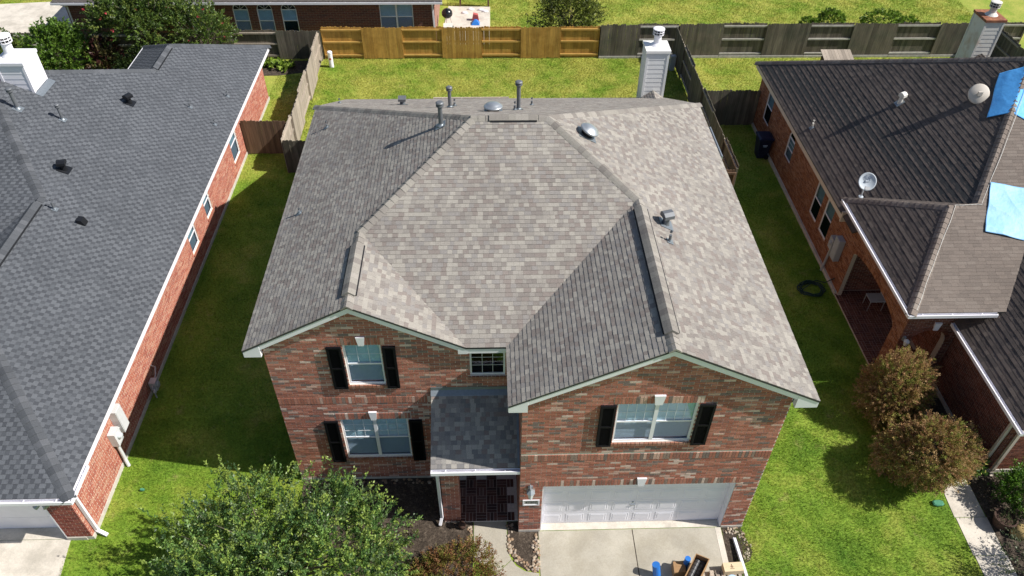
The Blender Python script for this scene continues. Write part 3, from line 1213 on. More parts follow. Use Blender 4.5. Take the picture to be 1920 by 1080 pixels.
def stones(parent, spots, lo, hi, seed):
    rnd = random.Random(seed)
    meshes = []
    for k in range(10):
        mb = MB()
        n = 7
        rings = []
        for r, z in ((0.55, 0.0), (0.9, 0.18), (0.95, 0.40), (0.6, 0.68), (0.15, 0.76)):
            rings.append([Vv(r * math.cos(2 * math.pi * i / n) * rnd.uniform(0.8, 1.15), r * math.sin(2 * math.pi * i / n) * rnd.uniform(0.6, 0.95), z * rnd.uniform(0.85, 1.1)) for i in range(n)])
        tone = rnd.choice([(0.34, 0.27, 0.20), (0.29, 0.20, 0.13), (0.40, 0.34, 0.27), (0.24, 0.16, 0.11), (0.30, 0.25, 0.21)])
        mb.ring(rings, True, tone)
        o = mb.build('stone', M['stone'], parent, smooth=True)
        meshes.append(o.data)
        bpy.data.objects.remove(o)
    for (x, y) in spots:
        o = bpy.data.objects.new('stone', rnd.choice(meshes))
        C.objects.link(o)
        par(o, parent)
        o.location = (x, y, 0.004)
        s = rnd.uniform(lo, hi)
        o.scale = (s, s, s * rnd.uniform(0.7, 1.1))
        o.rotation_euler = (rnd.uniform(-.2, .2), rnd.uniform(-.2, .2), rnd.uniform(0, 6.28))


def along(path, w, n, seed):
    rnd = random.Random(seed)
    P = [Vector(p) for p in path]
    L_ = [(P[i + 1] - P[i]).length for i in range(len(P) - 1)]
    out_ = []
    for k in range(n):
        t = rnd.random() * sum(L_)
        i = 0
        while t > L_[i]:
            t -= L_[i]
            i += 1
        d = (P[i + 1] - P[i]).normalized()
        p = P[i] + d * t + Vector((-d.y, d.x)) * rnd.uniform(-w, w)
        out_.append((p.x, p.y))
    return out_


stones(bed2, along([(-0.24, 0.22), (-0.24, -0.48), (-0.05, -0.84), (0.16, -1.0), (0.42, -1.08), (0.44, -0.1)], 0.085, 120, 3), 0.035, 0.062, 1)
stones(bed, along([(-5.6, 1.62), (-2.1, 1.62)], 0.07, 60, 5) + along([(-1.32, 0.15), (-1.32, -0.5)], 0.07, 26, 6), 0.035, 0.06, 2)
stones(bed5, along([(5.56, -0.1), (5.95, -0.15), (6.08, -0.7), (5.95, -0.95)], 0.10, 60, 8), 0.025, 0.05, 4)

# ================================================================== MAIN HOUSE
ZE = 5.561
XL, XR, XG = -6.469, 6.557, -0.324
YF, YL = -0.159, 1.60
SL, SR_, SF, SB, SG = 0.533, 0.507, 0.519, 0.51, 0.5176
PKL = Vv(-3.867, YL, 6.948)
JL = Vv(-3.867, 4.263, 6.948)
PKR = Vv(3.08, YF, 7.322)
JR = Vv(3.08, 4.984, 7.322)
RA, RB = Vv(-1.082, 7.122, 8.432), Vv(0.889, 7.122, 8.432)
CBL, CBR = Vv(XL, 12.754, ZE), Vv(XR, 12.754, ZE)
EBL, EBR = Vv(XL, 17.78, 3.0), Vv(XR, 17.78, 3.0)
VL = Vv(-1.266, YL, ZE)
VR = Vv(XG, YL, ZE)
house = thing('brick_house', 'two-storey red brick house with taupe shingle hip roof, twin front gables and white garage door', 'house', (0, 0, 0))
PL_left = [Vv(XL, YL, ZE), PKL, JL, RA, CBL]
PL_right = [Vv(XR, YF, ZE), CBR, RB, JR, PKR]
PL_front = [VL, VR, JR, RB, RA, JL]
PL_gl = [PKL, VL, JL]
PL_gr = [Vv(XG, YF, ZE), PKR, JR, VR]
PL_back = [EBL, CBL, RA, RB, CBR, EBR]
roof = roof_deck('roof', [PL_left, PL_right, PL_front, PL_gl, PL_gr, PL_back], house)
ST = tn((0.435, 0.405, 0.362), (0.388, 0.358, 0.323), (0.342, 0.315, 0.288), (0.302, 0.262, 0.240), (0.328, 0.306, 0.290), (0.285, 0.256, 0.236))
SW = [18, 20, 23, 17, 14, 12]
sp = Pieces('shingle', M['shingle'], roof)
for i, (P, b) in enumerate(((PL_left, .5), (PL_right, .8), (PL_front, 1.6), (PL_gl, 1), (PL_gr, 1), (PL_back, .2))):
    # start the frame at an eave point so that the courses run level from it
    Q = P if i not in (3,) else [VL, JL, PKL]
    shingles(sp, Q, ST, SW, seed=10 + i, bias=b)

nrm = lambda P: plane_frame(P)[2]
nL, nR, nF, nGL, nGR, nB = [nrm(P) for P in (PL_left, PL_right, PL_front, PL_gl, PL_gr, PL_back)]
CT = tn((0.36, 0.335, 0.30), (0.31, 0.285, 0.26), (0.40, 0.37, 0.335), (0.27, 0.245, 0.225))
CW = [4, 4, 2, 2]
caps(CBL, RA, nL, nB, 'ridge_cap', M['shingle'], roof, CT, CW, seed=1)
caps(CBR, RB, nR, nB, 'ridge_cap', M['shingle'], roof, CT, CW, seed=2)
caps(JL, RA, nL, nF, 'ridge_cap', M['shingle'], roof, CT, CW, seed=3)
caps(JR, RB, nR, nF, 'ridge_cap', M['shingle'], roof, CT, CW, seed=4)
caps(PKL + Vv(0, 0.02, 0), JL, nL, nGL, 'ridge_cap', M['shingle'], roof, CT, CW, seed=5)
caps(PKR + Vv(0, 0.02, 0), JR, nR, nGR, 'ridge_cap', M['shingle'], roof, CT, CW, seed=6)
caps(RA, RB, nF, nB, 'ridge_cap', M['shingle'], roof, CT, CW, seed=7)


def ridge_vent(parent, p0, p1, n1, n2, tones, wts, seed, w_=0.18, hgt=0.055):
    """raised plastic vent along the ridge with cap shingles nailed over it"""
    p0, p1 = Vector(p0), Vector(p1)
    d = (p1 - p0)
    dn = d.normalized()
    a = n1.cross(dn).normalized()
    b = n2.cross(dn).normalized()
    if a.dot(n2) > 0:
        a = -a
    if b.dot(n1) > 0:
        b = -b
    up = (n1 + n2).normalized()
    mb = MB()
    sec = [a * w_ + n1 * 0.016, a * w_ + n1 * hgt, up * (hgt + 0.02), b * w_ + n2 * hgt, b * w_ + n2 * 0.016, up * 0.0]
    mb.ring([[p0 + q for q in sec], [p1 + q for q in sec]])
    v = mb.build('ridge_vent', M['ventedge'], parent)
    caps(p0 + up * (hgt + 0.022), p1 + up * (hgt + 0.022), n1, n2, 'vent_cap', M['shingle'], v, tones, wts, width=w_ - 0.004, lift=0.004, seed=seed, tilt=0.004, expo=0.17)


ridge_vent(house, PKL + Vv(0, 0.42, 0), PKL + Vv(0, 2.15, 0), nL, nGL, CT, CW, 8)
ridge_vent(house, PKR + Vv(0, 0.50, 0), PKR + Vv(0, 4.75, 0), nR, nGR, CT, CW, 9)
ridge_vent(house, Vv(-0.60, 7.122, 8.432), Vv(0.60, 7.122, 8.432), nF, nB, CT, CW, 10, 0.17, 0.034)

# walls
WT = tn((0.385, 0.158, 0.112), (0.44, 0.20, 0.148), (0.335, 0.135, 0.098), (0.28, 0.132, 0.103), (0.52, 0.34, 0.28), (0.58, 0.44, 0.38), (0.20, 0.150, 0.135), (0.27, 0.19, 0.16), k=1.06)
WW = [24, 18, 18, 10, 7, 4, 6, 5]
U, V, N = Vv(1, 0, 0), Vv(0, 0, 1), Vv(0, -1, 0)
Og, Ol = Vv(0, 0, 0), Vv(0, 1.75, 0)
topg = lambda x: min(7.322 - SG * (3.08 - x), 7.322 - SR_ * (x - 3.08)) - 0.07
topl = lambda x: (min(ZE + SL * (x - XL), 6.948 - SL * (x + 3.867)) if x < -1.27 else 5.56) - 0.07
wm = MB()
GD = (0.57, 5.45, 0.0, 2.16)
GW = (2.12, 3.94, 3.96, 5.39)
wall_sheet(wm, Og, U, V, N, 0, 6.03, 0, topg, [GD, GW], (3.08,), 0.12)
W1 = (-4.18, -3.28, 4.12, 5.55)
W2 = (-4.62, -2.87, 1.05, 2.73)
W3 = (-1.20, -0.34, 4.39, 5.32)
DR = (-1.55, -0.45, 0.05, 2.15)
wall_sheet(wm, Ol, U, V, N, -6.05, 0, 0, topl, [W1, W2, W3, DR], (-3.867, -1.27), 0.12)
wm.poly([(0, 0, 0), (0, 1.75, 0), (0, 1.75, 5.6), (0, 0, 5.6)])
wall = wm.build('wall', M['mortar'], house)
sm = MB()
for x, sgn in ((-6.05, -1), (6.03, 1)):
    y0 = 1.75 if sgn < 0 else 0
    sm.poly([(x, y0, 0), (x, 17.4, 0), (x, 17.4, 3.1), (x, 12.4, 5.68), (x, y0, 5.68)])
sm.build('side_wall', M['bricktex_main_y'], house)
bm_ = MB()
bm_.poly([(-6.05, 17.4, 0), (6.03, 17.4, 0), (6.03, 17.4, 3.05), (-6.05, 17.4, 3.05)])
bm_.build('rear_wall', M['bricktex_main_x'], house)

bp = Pieces('brick', M['brick'], wall)
limg = lambda v: None if v > 7.2 else (max(0.0, 3.08 - (7.25 - v) / SG), min(6.03, 3.08 + (7.25 - v) / SR_)) if v > 5.6 else (0.0, 6.03)
liml = lambda v: None if v > 6.85 else (max(-6.05, -3.867 - (6.88 - v) / SL), min(-1.2, -3.867 + (6.88 - v) / SL)) if v > 5.46 else (-6.05, 0.0)
BG, BD, BWl = (3.265, 3.505), (2.17, 2.41), (5.40, 5.64)
bricks(bp, Og, U, V, N, limg, 0.10, 7.25, [rect(*GD), rect(*GW), rect(0, 6.03, BG[0] - .02, BG[1] + .02), rect(0.45, 5.57, 2.16, BD[1] + .02), rect(2.02, 4.04, 5.39, BWl[1] + .02), rect(2.05, 4.01, 3.86, 3.96)], WT, WW, seed=1)
soldiers(bp, Og, U, V, N, 0, 6.03, BG[0], 0.235, WT, WW, seed=2)
soldiers(bp, Og, U, V, N, 0.46, 5.56, BD[0], 0.235, WT, WW, seed=3)
soldiers(bp, Og, U, V, N, 2.03, 4.03, BWl[0], 0.235, WT, WW, seed=4)
soldiers(bp, Og, U, V, N, 2.05, 4.01, 3.865, 0.085, tn((0.46, 0.26, 0.2), (0.42, 0.2, 0.14)), [1, 1], bw=0.09, proud=0.045, seed=5)
bricks(bp, Ol, U, V, N, liml, 0.10, 6.9, [rect(*W1), rect(*W2), rect(*W3), rect(*DR), rect(-6.05, 0, 3.38, 3.66), rect(-4.28, -3.18, 5.55, 5.82), rect(-4.72, -2.77, 2.73, 3.0), rect(-4.25, -3.21, 4.02, 4.12), rect(-4.68, -2.8, 0.95, 1.05), rect(-1.26, -0.28, 4.29, 4.39), rect(-2.15, 0, 3.55, 3.95)], WT, WW, seed=6)
soldiers(bp, Ol, U, V, N, -6.05, -2.14, 3.405, 0.235, WT, WW, seed=7)
soldiers(bp, Ol, U, V, N, -4.27, -3.19, 5.565, 0.235, WT, WW, seed=8)
soldiers(bp, Ol, U, V, N, -4.71, -2.78, 2.745, 0.235, WT, WW, seed=9)
SI = tn((0.44, 0.24, 0.18), (0.40, 0.18, 0.12))
soldiers(bp, Ol, U, V, N, -4.25, -3.21, 4.03, 0.085, SI, [1, 1], bw=0.09, proud=0.045, seed=10)
soldiers(bp, Ol, U, V, N, -4.68, -2.80, 0.955, 0.085, SI, [1, 1], bw=0.09, proud=0.045, seed=11)
soldiers(bp, Ol, U, V, N, -1.26, -0.28, 4.295, 0.085, SI, [1, 1], bw=0.09, proud=0.045, seed=12)
# brick return beside the porch and the porch pier
bricks(bp, Vv(0, 1.75, 0), Vv(0, -1, 0), V, Vv(-1, 0, 0), lambda v: (0.0, 1.75), 0.10, 5.5, [], WT, WW, seed=13)
sp_m = MB()
sp_m.box(-2.0, -1.56, 0.36, 0.78, 0, 2.5)
pier = sp_m.build('porch_pier', M['mortar'], house)
pp = Pieces('brick', M['brick'], pier)
bricks(pp, Vv(-2.0, 0.36, 0), U, V, N, lambda v: (0, 0.44), 0.05, 2.42, [], WT, WW, seed=14, bw=0.21)
bricks(pp, Vv(-1.56, 0.36, 0), Vv(0, 1, 0), V, Vv(1, 0, 0), lambda v: (0, 0.42), 0.05, 2.42, [], WT, WW, seed=15, bw=0.2)
bricks(pp, Vv(-2.0, 0.78, 0), Vv(0, -1, 0), V, Vv(-1, 0, 0), lambda v: (0, 0.42), 0.05, 2.42, [], WT, WW, seed=16, bw=0.2)
for P_ in (bp, pp):
    P_.emit(300 if P_ is bp else 60)
fm = MB()
fm.box(-0.005, 0.56, -0.02, 0.3, -0.05, 0.10)
fm.box(5.46, 6.04, -0.02, 0.3, -0.05, 0.10)
fm.box(-6.06, -2.0, 1.73, 1.9, -0.05, 0.10)
fm.build('foundation', M['foundation'], house)

# windows
window(house, Og, U, V, N, *GW, units=2, grid=(4, 2))
window(house, Ol, U, V, N, *W1, units=1, grid=(3, 2))
window(house, Ol, U, V, N, *W2, units=2, grid=(3, 3), low='screen')
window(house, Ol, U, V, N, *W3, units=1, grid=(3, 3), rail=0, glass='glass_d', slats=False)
shutter(house, Og, U, V, N, 1.74, 2.09, 3.88, 5.37)
shutter(house, Og, U, V, N, 3.97, 4.32, 3.88, 5.37)
shutter(house, Ol, U, V, N, -4.56, -4.21, 4.03, 5.52)
shutter(house, Ol, U, V, N, -3.25, -2.94, 4.03, 5.52)
shutter(house, Ol, U, V, N, -5.04, -4.68, 0.92, 2.70)
shutter(house, Ol, U, V, N, -2.84, -2.50, 0.92, 2.70)
keystone(house, Og, U, V, N, 3.02, 5.39, 5.70, 0.17, 0.25)
keystone(house, Og, U, V, N, 3.02, 2.16, 2.48, 0.15, 0.24)
keystone(house, Ol, U, V, N, -3.72, 5.57, 5.85, 0.13, 0.21)
keystone(house, Ol, U, V, N, -3.74, 2.74, 3.06, 0.13, 0.21)

# front door under the porch
d = MB()
d.box(-1.55, -0.45, 1.86, 1.90, 0.05, 2.15)
door = d.build('front_door', M['dark'], house)
for x0 in (-1.43, -0.97):
    for z0, z1 in ((0.2, 0.9), (1.05, 2.0)):
        pb = MB()
        pb.box(x0, x0 + 0.38, 1.845, 1.858, z0, z1)
        pb.build('door_panel', M['wood_b'], door)

# garage door: four sections of raised panels
gd = MB()
gd.box(0.60, 5.42, 0.235, 0.27, 0.03, 2.16)
gdo = gd.build('garage_door', M['white'], house)
for r in range(4):
    z0 = 0.035 + r * 0.531
    s = MB()
    s.box(0.60, 5.42, 0.215, 0.234, z0, z0 + 0.525)
    s.build('door_section', M['white'], gdo)
for r in range(4):
    z0 = 0.035 + r * 0.531
    for c in range(8):
        x0 = 0.60 + c * 0.6025 + 0.055
        x1, za, zb = x0 + 0.4925, z0 + 0.075, z0 + 0.45
        f = MB()
        yo, yi = 0.2135, 0.2075
        e = 0.022
        A = [Vv(x0, yo, za), Vv(x1, yo, za), Vv(x1, yo, zb), Vv(x0, yo, zb)]
        B_ = [Vv(x0 + e, yi, za + e), Vv(x1 - e, yi, za + e), Vv(x1 - e, yi, zb - e), Vv(x0 + e, yi, zb - e)]
        Cc = [Vv(x0 + 2 * e, yo - 0.001, za + 2 * e), Vv(x1 - 2 * e, yo - 0.001, za + 2 * e), Vv(x1 - 2 * e, yo - 0.001, zb - 2 * e), Vv(x0 + 2 * e, yo - 0.001, zb - 2 * e)]
        D = [Vv(x0 + 3 * e, yi - 0.002, za + 3 * e), Vv(x1 - 3 * e, yi - 0.002, za + 3 * e), Vv(x1 - 3 * e, yi - 0.002, zb - 3 * e), Vv(x0 + 3 * e, yi - 0.002, zb - 3 * e)]
        f.ring([A, B_, Cc, D], False)
        f.poly(D)
        f.build('raised_panel', M['white'], gdo)
h = MB()
h.box(2.94, 3.06, 0.185, 0.215, 0.86, 0.90)
h.lathe((3.0, 0.214, 1.0), [(0.03, 0), (0.03, 0.02), (0.012, 0.03)], 10, (0, -1, 0))
h.build('handle', M['metal'], gdo)
jm = MB()
jm.box(0.572, 0.598, 0.012, 0.235, 0.02, 2.13)
jm.box(5.422, 5.448, 0.012, 0.235, 0.02, 2.13)
jm.box(0.572, 5.448, 0.012, 0.235, 2.132, 2.158)
jm.build('door_jamb', M['white'], house)

# rake boards, fascia, boxed returns, soffits
tr = MB()


def rake(x0, z0, x1, z1, y, ywall, hb=0.17, drop=0.045):
    tr.prism([Vv(x0, y, z0 - drop), Vv(x1, y, z1 - drop), Vv(x1, y, z1 - drop - hb), Vv(x0, y, z0 - drop - hb)], (0, 0.03, 0))
    tr.prism([Vv(x0, y + 0.031, z0 - 0.16), Vv(x1, y + 0.031, z1 - 0.16), Vv(x1, y + 0.031, z1 - 0.18), Vv(x0, y + 0.031, z0 - 0.18)], (0, ywall - y + 0.0, 0))


rake(XG, ZE, 3.08, 7.322, YF + 0.02, 0.05)
rake(3.08, 7.322, XR, ZE, YF + 0.02, 0.05)
rake(XL, ZE, -3.867, 6.948, YL + 0.02, 1.8)
rake(-3.867, 6.948, -1.266, ZE, YL + 0.02, 1.8)


def ret(x0, s, y, yw, L_=0.40):
    a, b = (x0, x0 + s * L_)
    tr.prism([Vv(a, y, ZE - 0.23), Vv(b, y, ZE - 0.23), Vv(b, y, ZE + L_ * 0.5 - 0.06), Vv(a, y, ZE - 0.05)], (0, yw - y, 0))


ret(XL + 0.01, 1, YL + 0.012, 1.745)
ret(XG + 0.01, 1, YF + 0.012, -0.006, 0.42)
ret(XR - 0.01, -1, YF + 0.012, -0.006, 0.50)
ret(-1.24, -1, YL + 0.012, 1.745, 0.22)
tr.box(-1.26, -0.33, YL + 0.02, YL + 0.05, ZE - 0.22, ZE - 0.045)
tr.box(-1.26, -0.02, YL + 0.05, 1.76, ZE - 0.22, ZE - 0.205)
tr.box(XL + 0.005, XL + 0.035, YL + 0.15, 12.75, ZE - 0.22, ZE - 0.045)
tr.box(XL + 0.036, -6.04, YL + 0.15, 12.75, ZE - 0.22, ZE - 0.205)
tr.box(XR - 0.035, XR - 0.005, YF + 0.16, 12.75, ZE - 0.22, ZE - 0.045)
tr.box(6.02, XR - 0.036, YF + 0.16, 12.75, ZE - 0.22, ZE - 0.205)
tr.box(XG + 0.005, XG + 0.035, YF + 0.16, YL, ZE - 0.22, ZE - 0.045)
tr.box(XG + 0.036, -0.005, YF + 0.16, YL + 0.04, ZE - 0.22, ZE - 0.205)
tr.build('fascia', M['white'], house)

# porch roof, its gutter, downspout, lintel beam
PQ = [Vv(-2.19, 0.12, 2.83), Vv(-0.004, 0.12, 2.83), Vv(-0.004, 1.742, 3.86), Vv(-2.19, 1.742, 3.86)]
proof = roof_deck('porch_roof', [PQ], house)
pq = Pieces('shingle', M['shingle'], proof)
shingles(pq, PQ, tn((0.46, 0.43, 0.39), (0.36, 0.34, 0.32), (0.31, 0.29, 0.28), (0.31, 0.25, 0.23), (0.25, 0.24, 0.24)), [20, 25, 25, 14, 14], seed=30)
pq.emit(130)
fl = MB()
fl.obox(Vv(-2.20, 1.735, 3.87), Vv(2.195, 0, 0), Vv(0, -0.13, -0.083), Vv(0, 0.006, 0.008))
fl.obox(Vv(-2.20, 1.728, 3.88), Vv(2.195, 0, 0), Vv(0, 0.010, 0), Vv(0, 0, 0.10))
fl.obox(Vv(-0.012, 0.15, 2.87), Vv(0, 1.585, 1.007), Vv(-0.055, 0, 0), Vv(0, -0.006, 0.007))
fl.build('flashing', M['flash'], proof)
bt = MB()
bt.prism([Vv(-2.12, 0.15, 2.76), Vv(-2.12, 1.745, 3.76), Vv(-2.12, 1.745, 2.55), Vv(-2.12, 0.15, 2.55)], (0.03, 0, 0))
bt.box(-2.12, -0.006, 0.15, 0.19, 2.60, 2.78)
bt.box(-2.12, -0.006, 0.19, 0.78, 2.50, 2.60)
bt.build('porch_trim', M['white'], house)
gutter(house, (-2.19, 0.112, 2.70), (-0.008, 0.112, 2.70), (0, -1, 0))
downspout(house, [(-2.10, 0.08, 2.70), (-2.07, 0.28, 2.45), (-2.055, 0.33, 0.25), (-2.10, 0.20, 0.10)])

# porch floor of dark pavers
pf = slab('porch_floor', [(-1.99, 0.31), (-0.01, 0.31), (-0.01, 1.85), (-1.99, 1.85)], -0.05, 0.045, 'mortar', house)
pv = Pieces('paver', M['porchtile'], pf)
pr = random.Random(5)
PT = tn((0.16, 0.075, 0.058), (0.12, 0.06, 0.05), (0.20, 0.10, 0.08), (0.09, 0.055, 0.05), (0.22, 0.13, 0.11))
for i in range(7):
    for j in range(6):
        for k in range(3):
            if (i + j) % 2:
                a, b, c_, e = i * .285, i * .285 + .275, j * .26 + k * .087, j * .26 + k * .087 + .078
            else:
                a, b, c_, e = i * .285 + k * .095, i * .285 + k * .095 + .086, j * .26, j * .26 + .252
            if b < 1.98 and e < 1.55:
                pv.add(Vv(-1.99, 0.31, 0.045), Vv(1, 0, 0), Vv(0, 1, 0), Vv(0, 0, 1), [(a, c_), (b, c_), (b, e), (a, e)], 0.006, 0.006, c_, e, 0.002, pr.choice(PT), True, ((i + j) % 2,))
pv.emit(140)

# wall lamp and house number
lp = MB()
lp.box(0.20, 0.32, -0.03, -0.006, 1.98, 2.22)
lp.obox(Vv(0.245, -0.16, 2.24), Vv(0.03, 0, 0), Vv(0, 0.15, 0), Vv(0, 0, 0.02))
lamp = lp.build('wall_lamp', M['lampmetal'], house)
lh = MB()
n6 = 6
ring6 = lambda r, z: [Vv(0.26 + r * math.cos(math.pi / 6 + i * math.pi / 3), -0.15 + r * math.sin(math.pi / 6 + i * math.pi / 3), z) for i in range(n6)]
lh.ring([ring6(0.115, 2.14), ring6(0.118, 2.155), ring6(0.035, 2.245), ring6(0.02, 2.27)])
lh.build('lamp_hood', M['lampmetal'], lamp)
lh = MB()
lh.ring([ring6(0.05, 1.87), ring6(0.06, 1.89), ring6(0.055, 1.895)])
lh.build('lamp_base', M['lampmetal'], lamp)
lg = MB()
lg.ring([ring6(0.052, 1.896), ring6(0.098, 2.139)])
lg.build('lamp_glass', M['lampglass'], lamp)
pb = MB()
pb.box(0.08, 0.51, -0.030, -0.006, 1.33, 1.365)
pb.box(0.08, 0.51, -0.030, -0.006, 1.545, 1.575)
pb.box(0.08, 0.115, -0.030, -0.006, 1.365, 1.545)
pb.box(0.475, 0.51, -0.030, -0.006, 1.365, 1.545)
plq = pb.build('house_number', M['white'], house)
pb = MB()
pb.box(0.115, 0.475, -0.016, -0.006, 1.365, 1.545)
pb.build('number_plate', M['plaque'], plq)


def text_mesh(s_, size, m, parent, mw, name, extrude=0.002):
    cu = bpy.data.curves.new(name, 'FONT')
    cu.body = s_
    cu.size = size
    cu.align_x = 'CENTER'
    cu.align_y = 'CENTER'
    cu.extrude = extrude
    cu.resolution_u = 3
    t_ = bpy.data.objects.new(name, cu)
    C.objects.link(t_)
    dg = bpy.context.evaluated_depsgraph_get()
    me = bpy.data.meshes.new_from_object(t_.evaluated_get(dg))
    bpy.data.objects.remove(t_)
    me.name = name
    me.materials.clear()
    me.materials.append(m)
    o = bpy.data.objects.new(name, me)
    C.objects.link(o)
    par(o, parent)
    o.matrix_basis = mw
    return o


text_mesh('47507', 0.12, M['ink'], plq, Matrix(((1, 0, 0, 0.295), (0, 0, -1, -0.0185), (0, 1, 0, 1.46), (0, 0, 0, 1))), 'digits')

# rear chimney with its cricket
chimney(house, 5.56, 6.46, 17.38, 18.25, 2.2, 5.22, 'siding', 'whiterust', 'white', 5.95, flue_at=(6.02, 17.9), flue_r=0.145)
CRA, CRB, CRP = Vv(5.50, 16.55, 3.63), Vv(6.52, 16.55, 3.63), Vv(6.01, 17.375, 3.62)
cr = MB()
cl, crr, ca, cbk = Vv(5.50, 17.37, 3.20), Vv(6.52, 17.37, 3.20), Vv(6.01, 17.37, 3.56), Vv(6.01, 16.70, 3.56)
crick = roof_deck('cricket', [[cl, ca, cbk], [crr, cbk, ca]], house, M['deck'], 0.04)
cq = Pieces('shingle', M['shingle'], crick)
shingles(cq, [cl, ca, cbk][::1], ST, SW, seed=50)
shingles(cq, [crr, cbk, ca], ST, SW, seed=51)
cq.emit(20)
sp.emit(300)
# gutter at the rear eave
gutter(house, (-2.9, 17.80, 2.90), (0.2, 17.80, 2.90), (0, 1, 0), 'beige')
gutter(house, (XR - 0.005, 9.6, 5.40), (XR - 0.005, 11.35, 5.40), (1, 0, 0), 'metal', size=0.12)

# roof fittings
vent_pipe(house, (-1.94, 7.45, 7.98), 8.70, 0.06, 0.105, N=nL)
vent_pipe(house, (-1.89, 11.47, 6.22), 6.97, 0.055, 0.10, N=nB)
vent_pipe(house, (0.25, 10.09, 6.92), 7.88, 0.06, 0.11, N=nB)
vent_pipe(house, (-1.78, 12.3, 5.80), 6.05, 0.035, N=nB, cap=False, name='stub_pipe')
vent_pipe(house, (0.13, 9.85, 7.04), 7.33, 0.035, N=nB, cap=False, name='stub_pipe')
vent_pipe(house, (0.80, 12.43, 5.73), 6.02, 0.035, N=nB, cap=False, name='stub_pipe')
vent_pipe(house, (-6.07, 14.67, 4.58), 4.78, 0.035, N=nB, cap=False, name='stub_pipe')
vent_pipe(house, (-5.76, 10.75, 5.94), 6.19, 0.032, N=nL, cap=False, name='stub_pipe')
vent_pipe(house, (-5.89, 6.41, 5.87), 6.06, 0.032, N=nL, cap=False, name='stub_pipe')
vent_pipe(house, (3.68, 3.64, 7.02), 7.35, 0.036, N=nR, cap=False, name='stub_pipe')
goose_vent(house, (3.71, 4.35, 7.0), 0.40, nR, 'pipe', (0.3, -1, 0))
goose_vent(house, (-3.62, 13.29, 5.29), 0.34, nB, 'pipe', (0, -1, 0))
turbine_dome(house, (1.94, 7.07, 7.90), nR)
turbine_dome(house, (-0.52, 9.39, 7.28), Vv(0, 0.12, 1).normalized(), 0.28, h=0.16)

# ================================================================== LEFT NEIGHBOUR
lh_ = thing('brick_house', 'single-storey salmon red brick house with blue-grey shingle roof left of the two-storey house', 'house', (-14, 12, 0))
A_z = lambda x: 2.6 + 0.5 * (-10.8 - x)
a1, a2 = Vv(-10.8, -0.33, 2.6), Vv(-10.8, 23.5, 2.6)
ax_, ab = Vv(-13.96, 20.34, 4.18), Vv(-13.96, 18.12, 4.18)
apex = Vv(-17.9, 14.17, 6.15)
aj, af = Vv(-14.6, 9.2, 4.5), Vv(-14.6, 4.61, 4.5)
P_A = [a1, a2, ax_, ab, apex, aj, af]
P_X = [Vv(-16.5, 23.5, 2.6), Vv(-16.5, 20.66, 2.6), ab, ax_]
P_XB = [a2, Vv(-16.5, 23.5, 2.6), ax_]
P_F1 = [Vv(-18.4, -0.33, 2.6), a1, af]
P_FL = [Vv(-18.4, -0.33, 2.6), Vv(-18.4, 3.5, 2.6), aj, af]
P_M = [Vv(-18.4, 3.5, 2.6), aj, apex, Vv(-24, 14.17, 6.15), Vv(-24, 3.5, 2.6)]
P_BK = [Vv(-24, 20.66, 2.6), Vv(-24, 14.17, 6.15), apex, ab, Vv(-16.5, 20.66, 2.6)]
lroof = roof_deck('roof', [P_A, P_X, P_XB, P_F1, P_FL, P_M, P_BK], lh_)
LT = tn((0.084, 0.091, 0.105), (0.098, 0.106, 0.121), (0.135, 0.145, 0.163), (0.152, 0.163, 0.182), (0.122, 0.132, 0.149))
lq = Pieces('shingle', M['shingle'], lroof)
for i, P in enumerate((P_A, P_X, P_XB, P_F1, P_FL, P_M, P_BK)):
    if i in (2, 6):
        continue
    Q = P if i not in (5,) else [P[4], P[0], P[1], P[2], P[3]]
    shingles(lq, Q, LT, [1] * 5, seed=60 + i, pattern='tabs', thick=0.012, expo=0.118)
lq.emit(300)
LC = tn((0.125, 0.133, 0.148), (0.11, 0.118, 0.132), (0.145, 0.153, 0.17), (0.095, 0.102, 0.115))
lA, lX, lXB, lF1, lFL, lM, lBK = [nrm(P) for P in (P_A, P_X, P_XB, P_F1, P_FL, P_M, P_BK)]
for k, (p, q, n1, n2) in enumerate(((a1, af, lA, lF1), (af, aj, lA, lFL), (aj, apex, lA, lM), (ab, apex, lA, lBK), (a2, ax_, lA, lXB), (ab, ax_, lA, lX), (Vv(-16.5, 23.5, 2.6), ax_, lX, lXB))):
    caps(p, q, n1, n2, 'ridge_cap', M['shingle'], lroof, LC, [3, 3, 2, 2], seed=70 + k, width=0.17, expo=0.2)
ridge_vent(lh_, af + Vv(0, 0.3, 0), aj - Vv(0, 0.35, 0), lA, lFL, LC, [1] * 4, 81, 0.19, 0.05)
ridge_vent(lh_, ab + Vv(0, 0.1, 0), ax_ - Vv(0, 0.25, 0), lA, lX, LC, [1] * 4, 82, 0.18, 0.05)

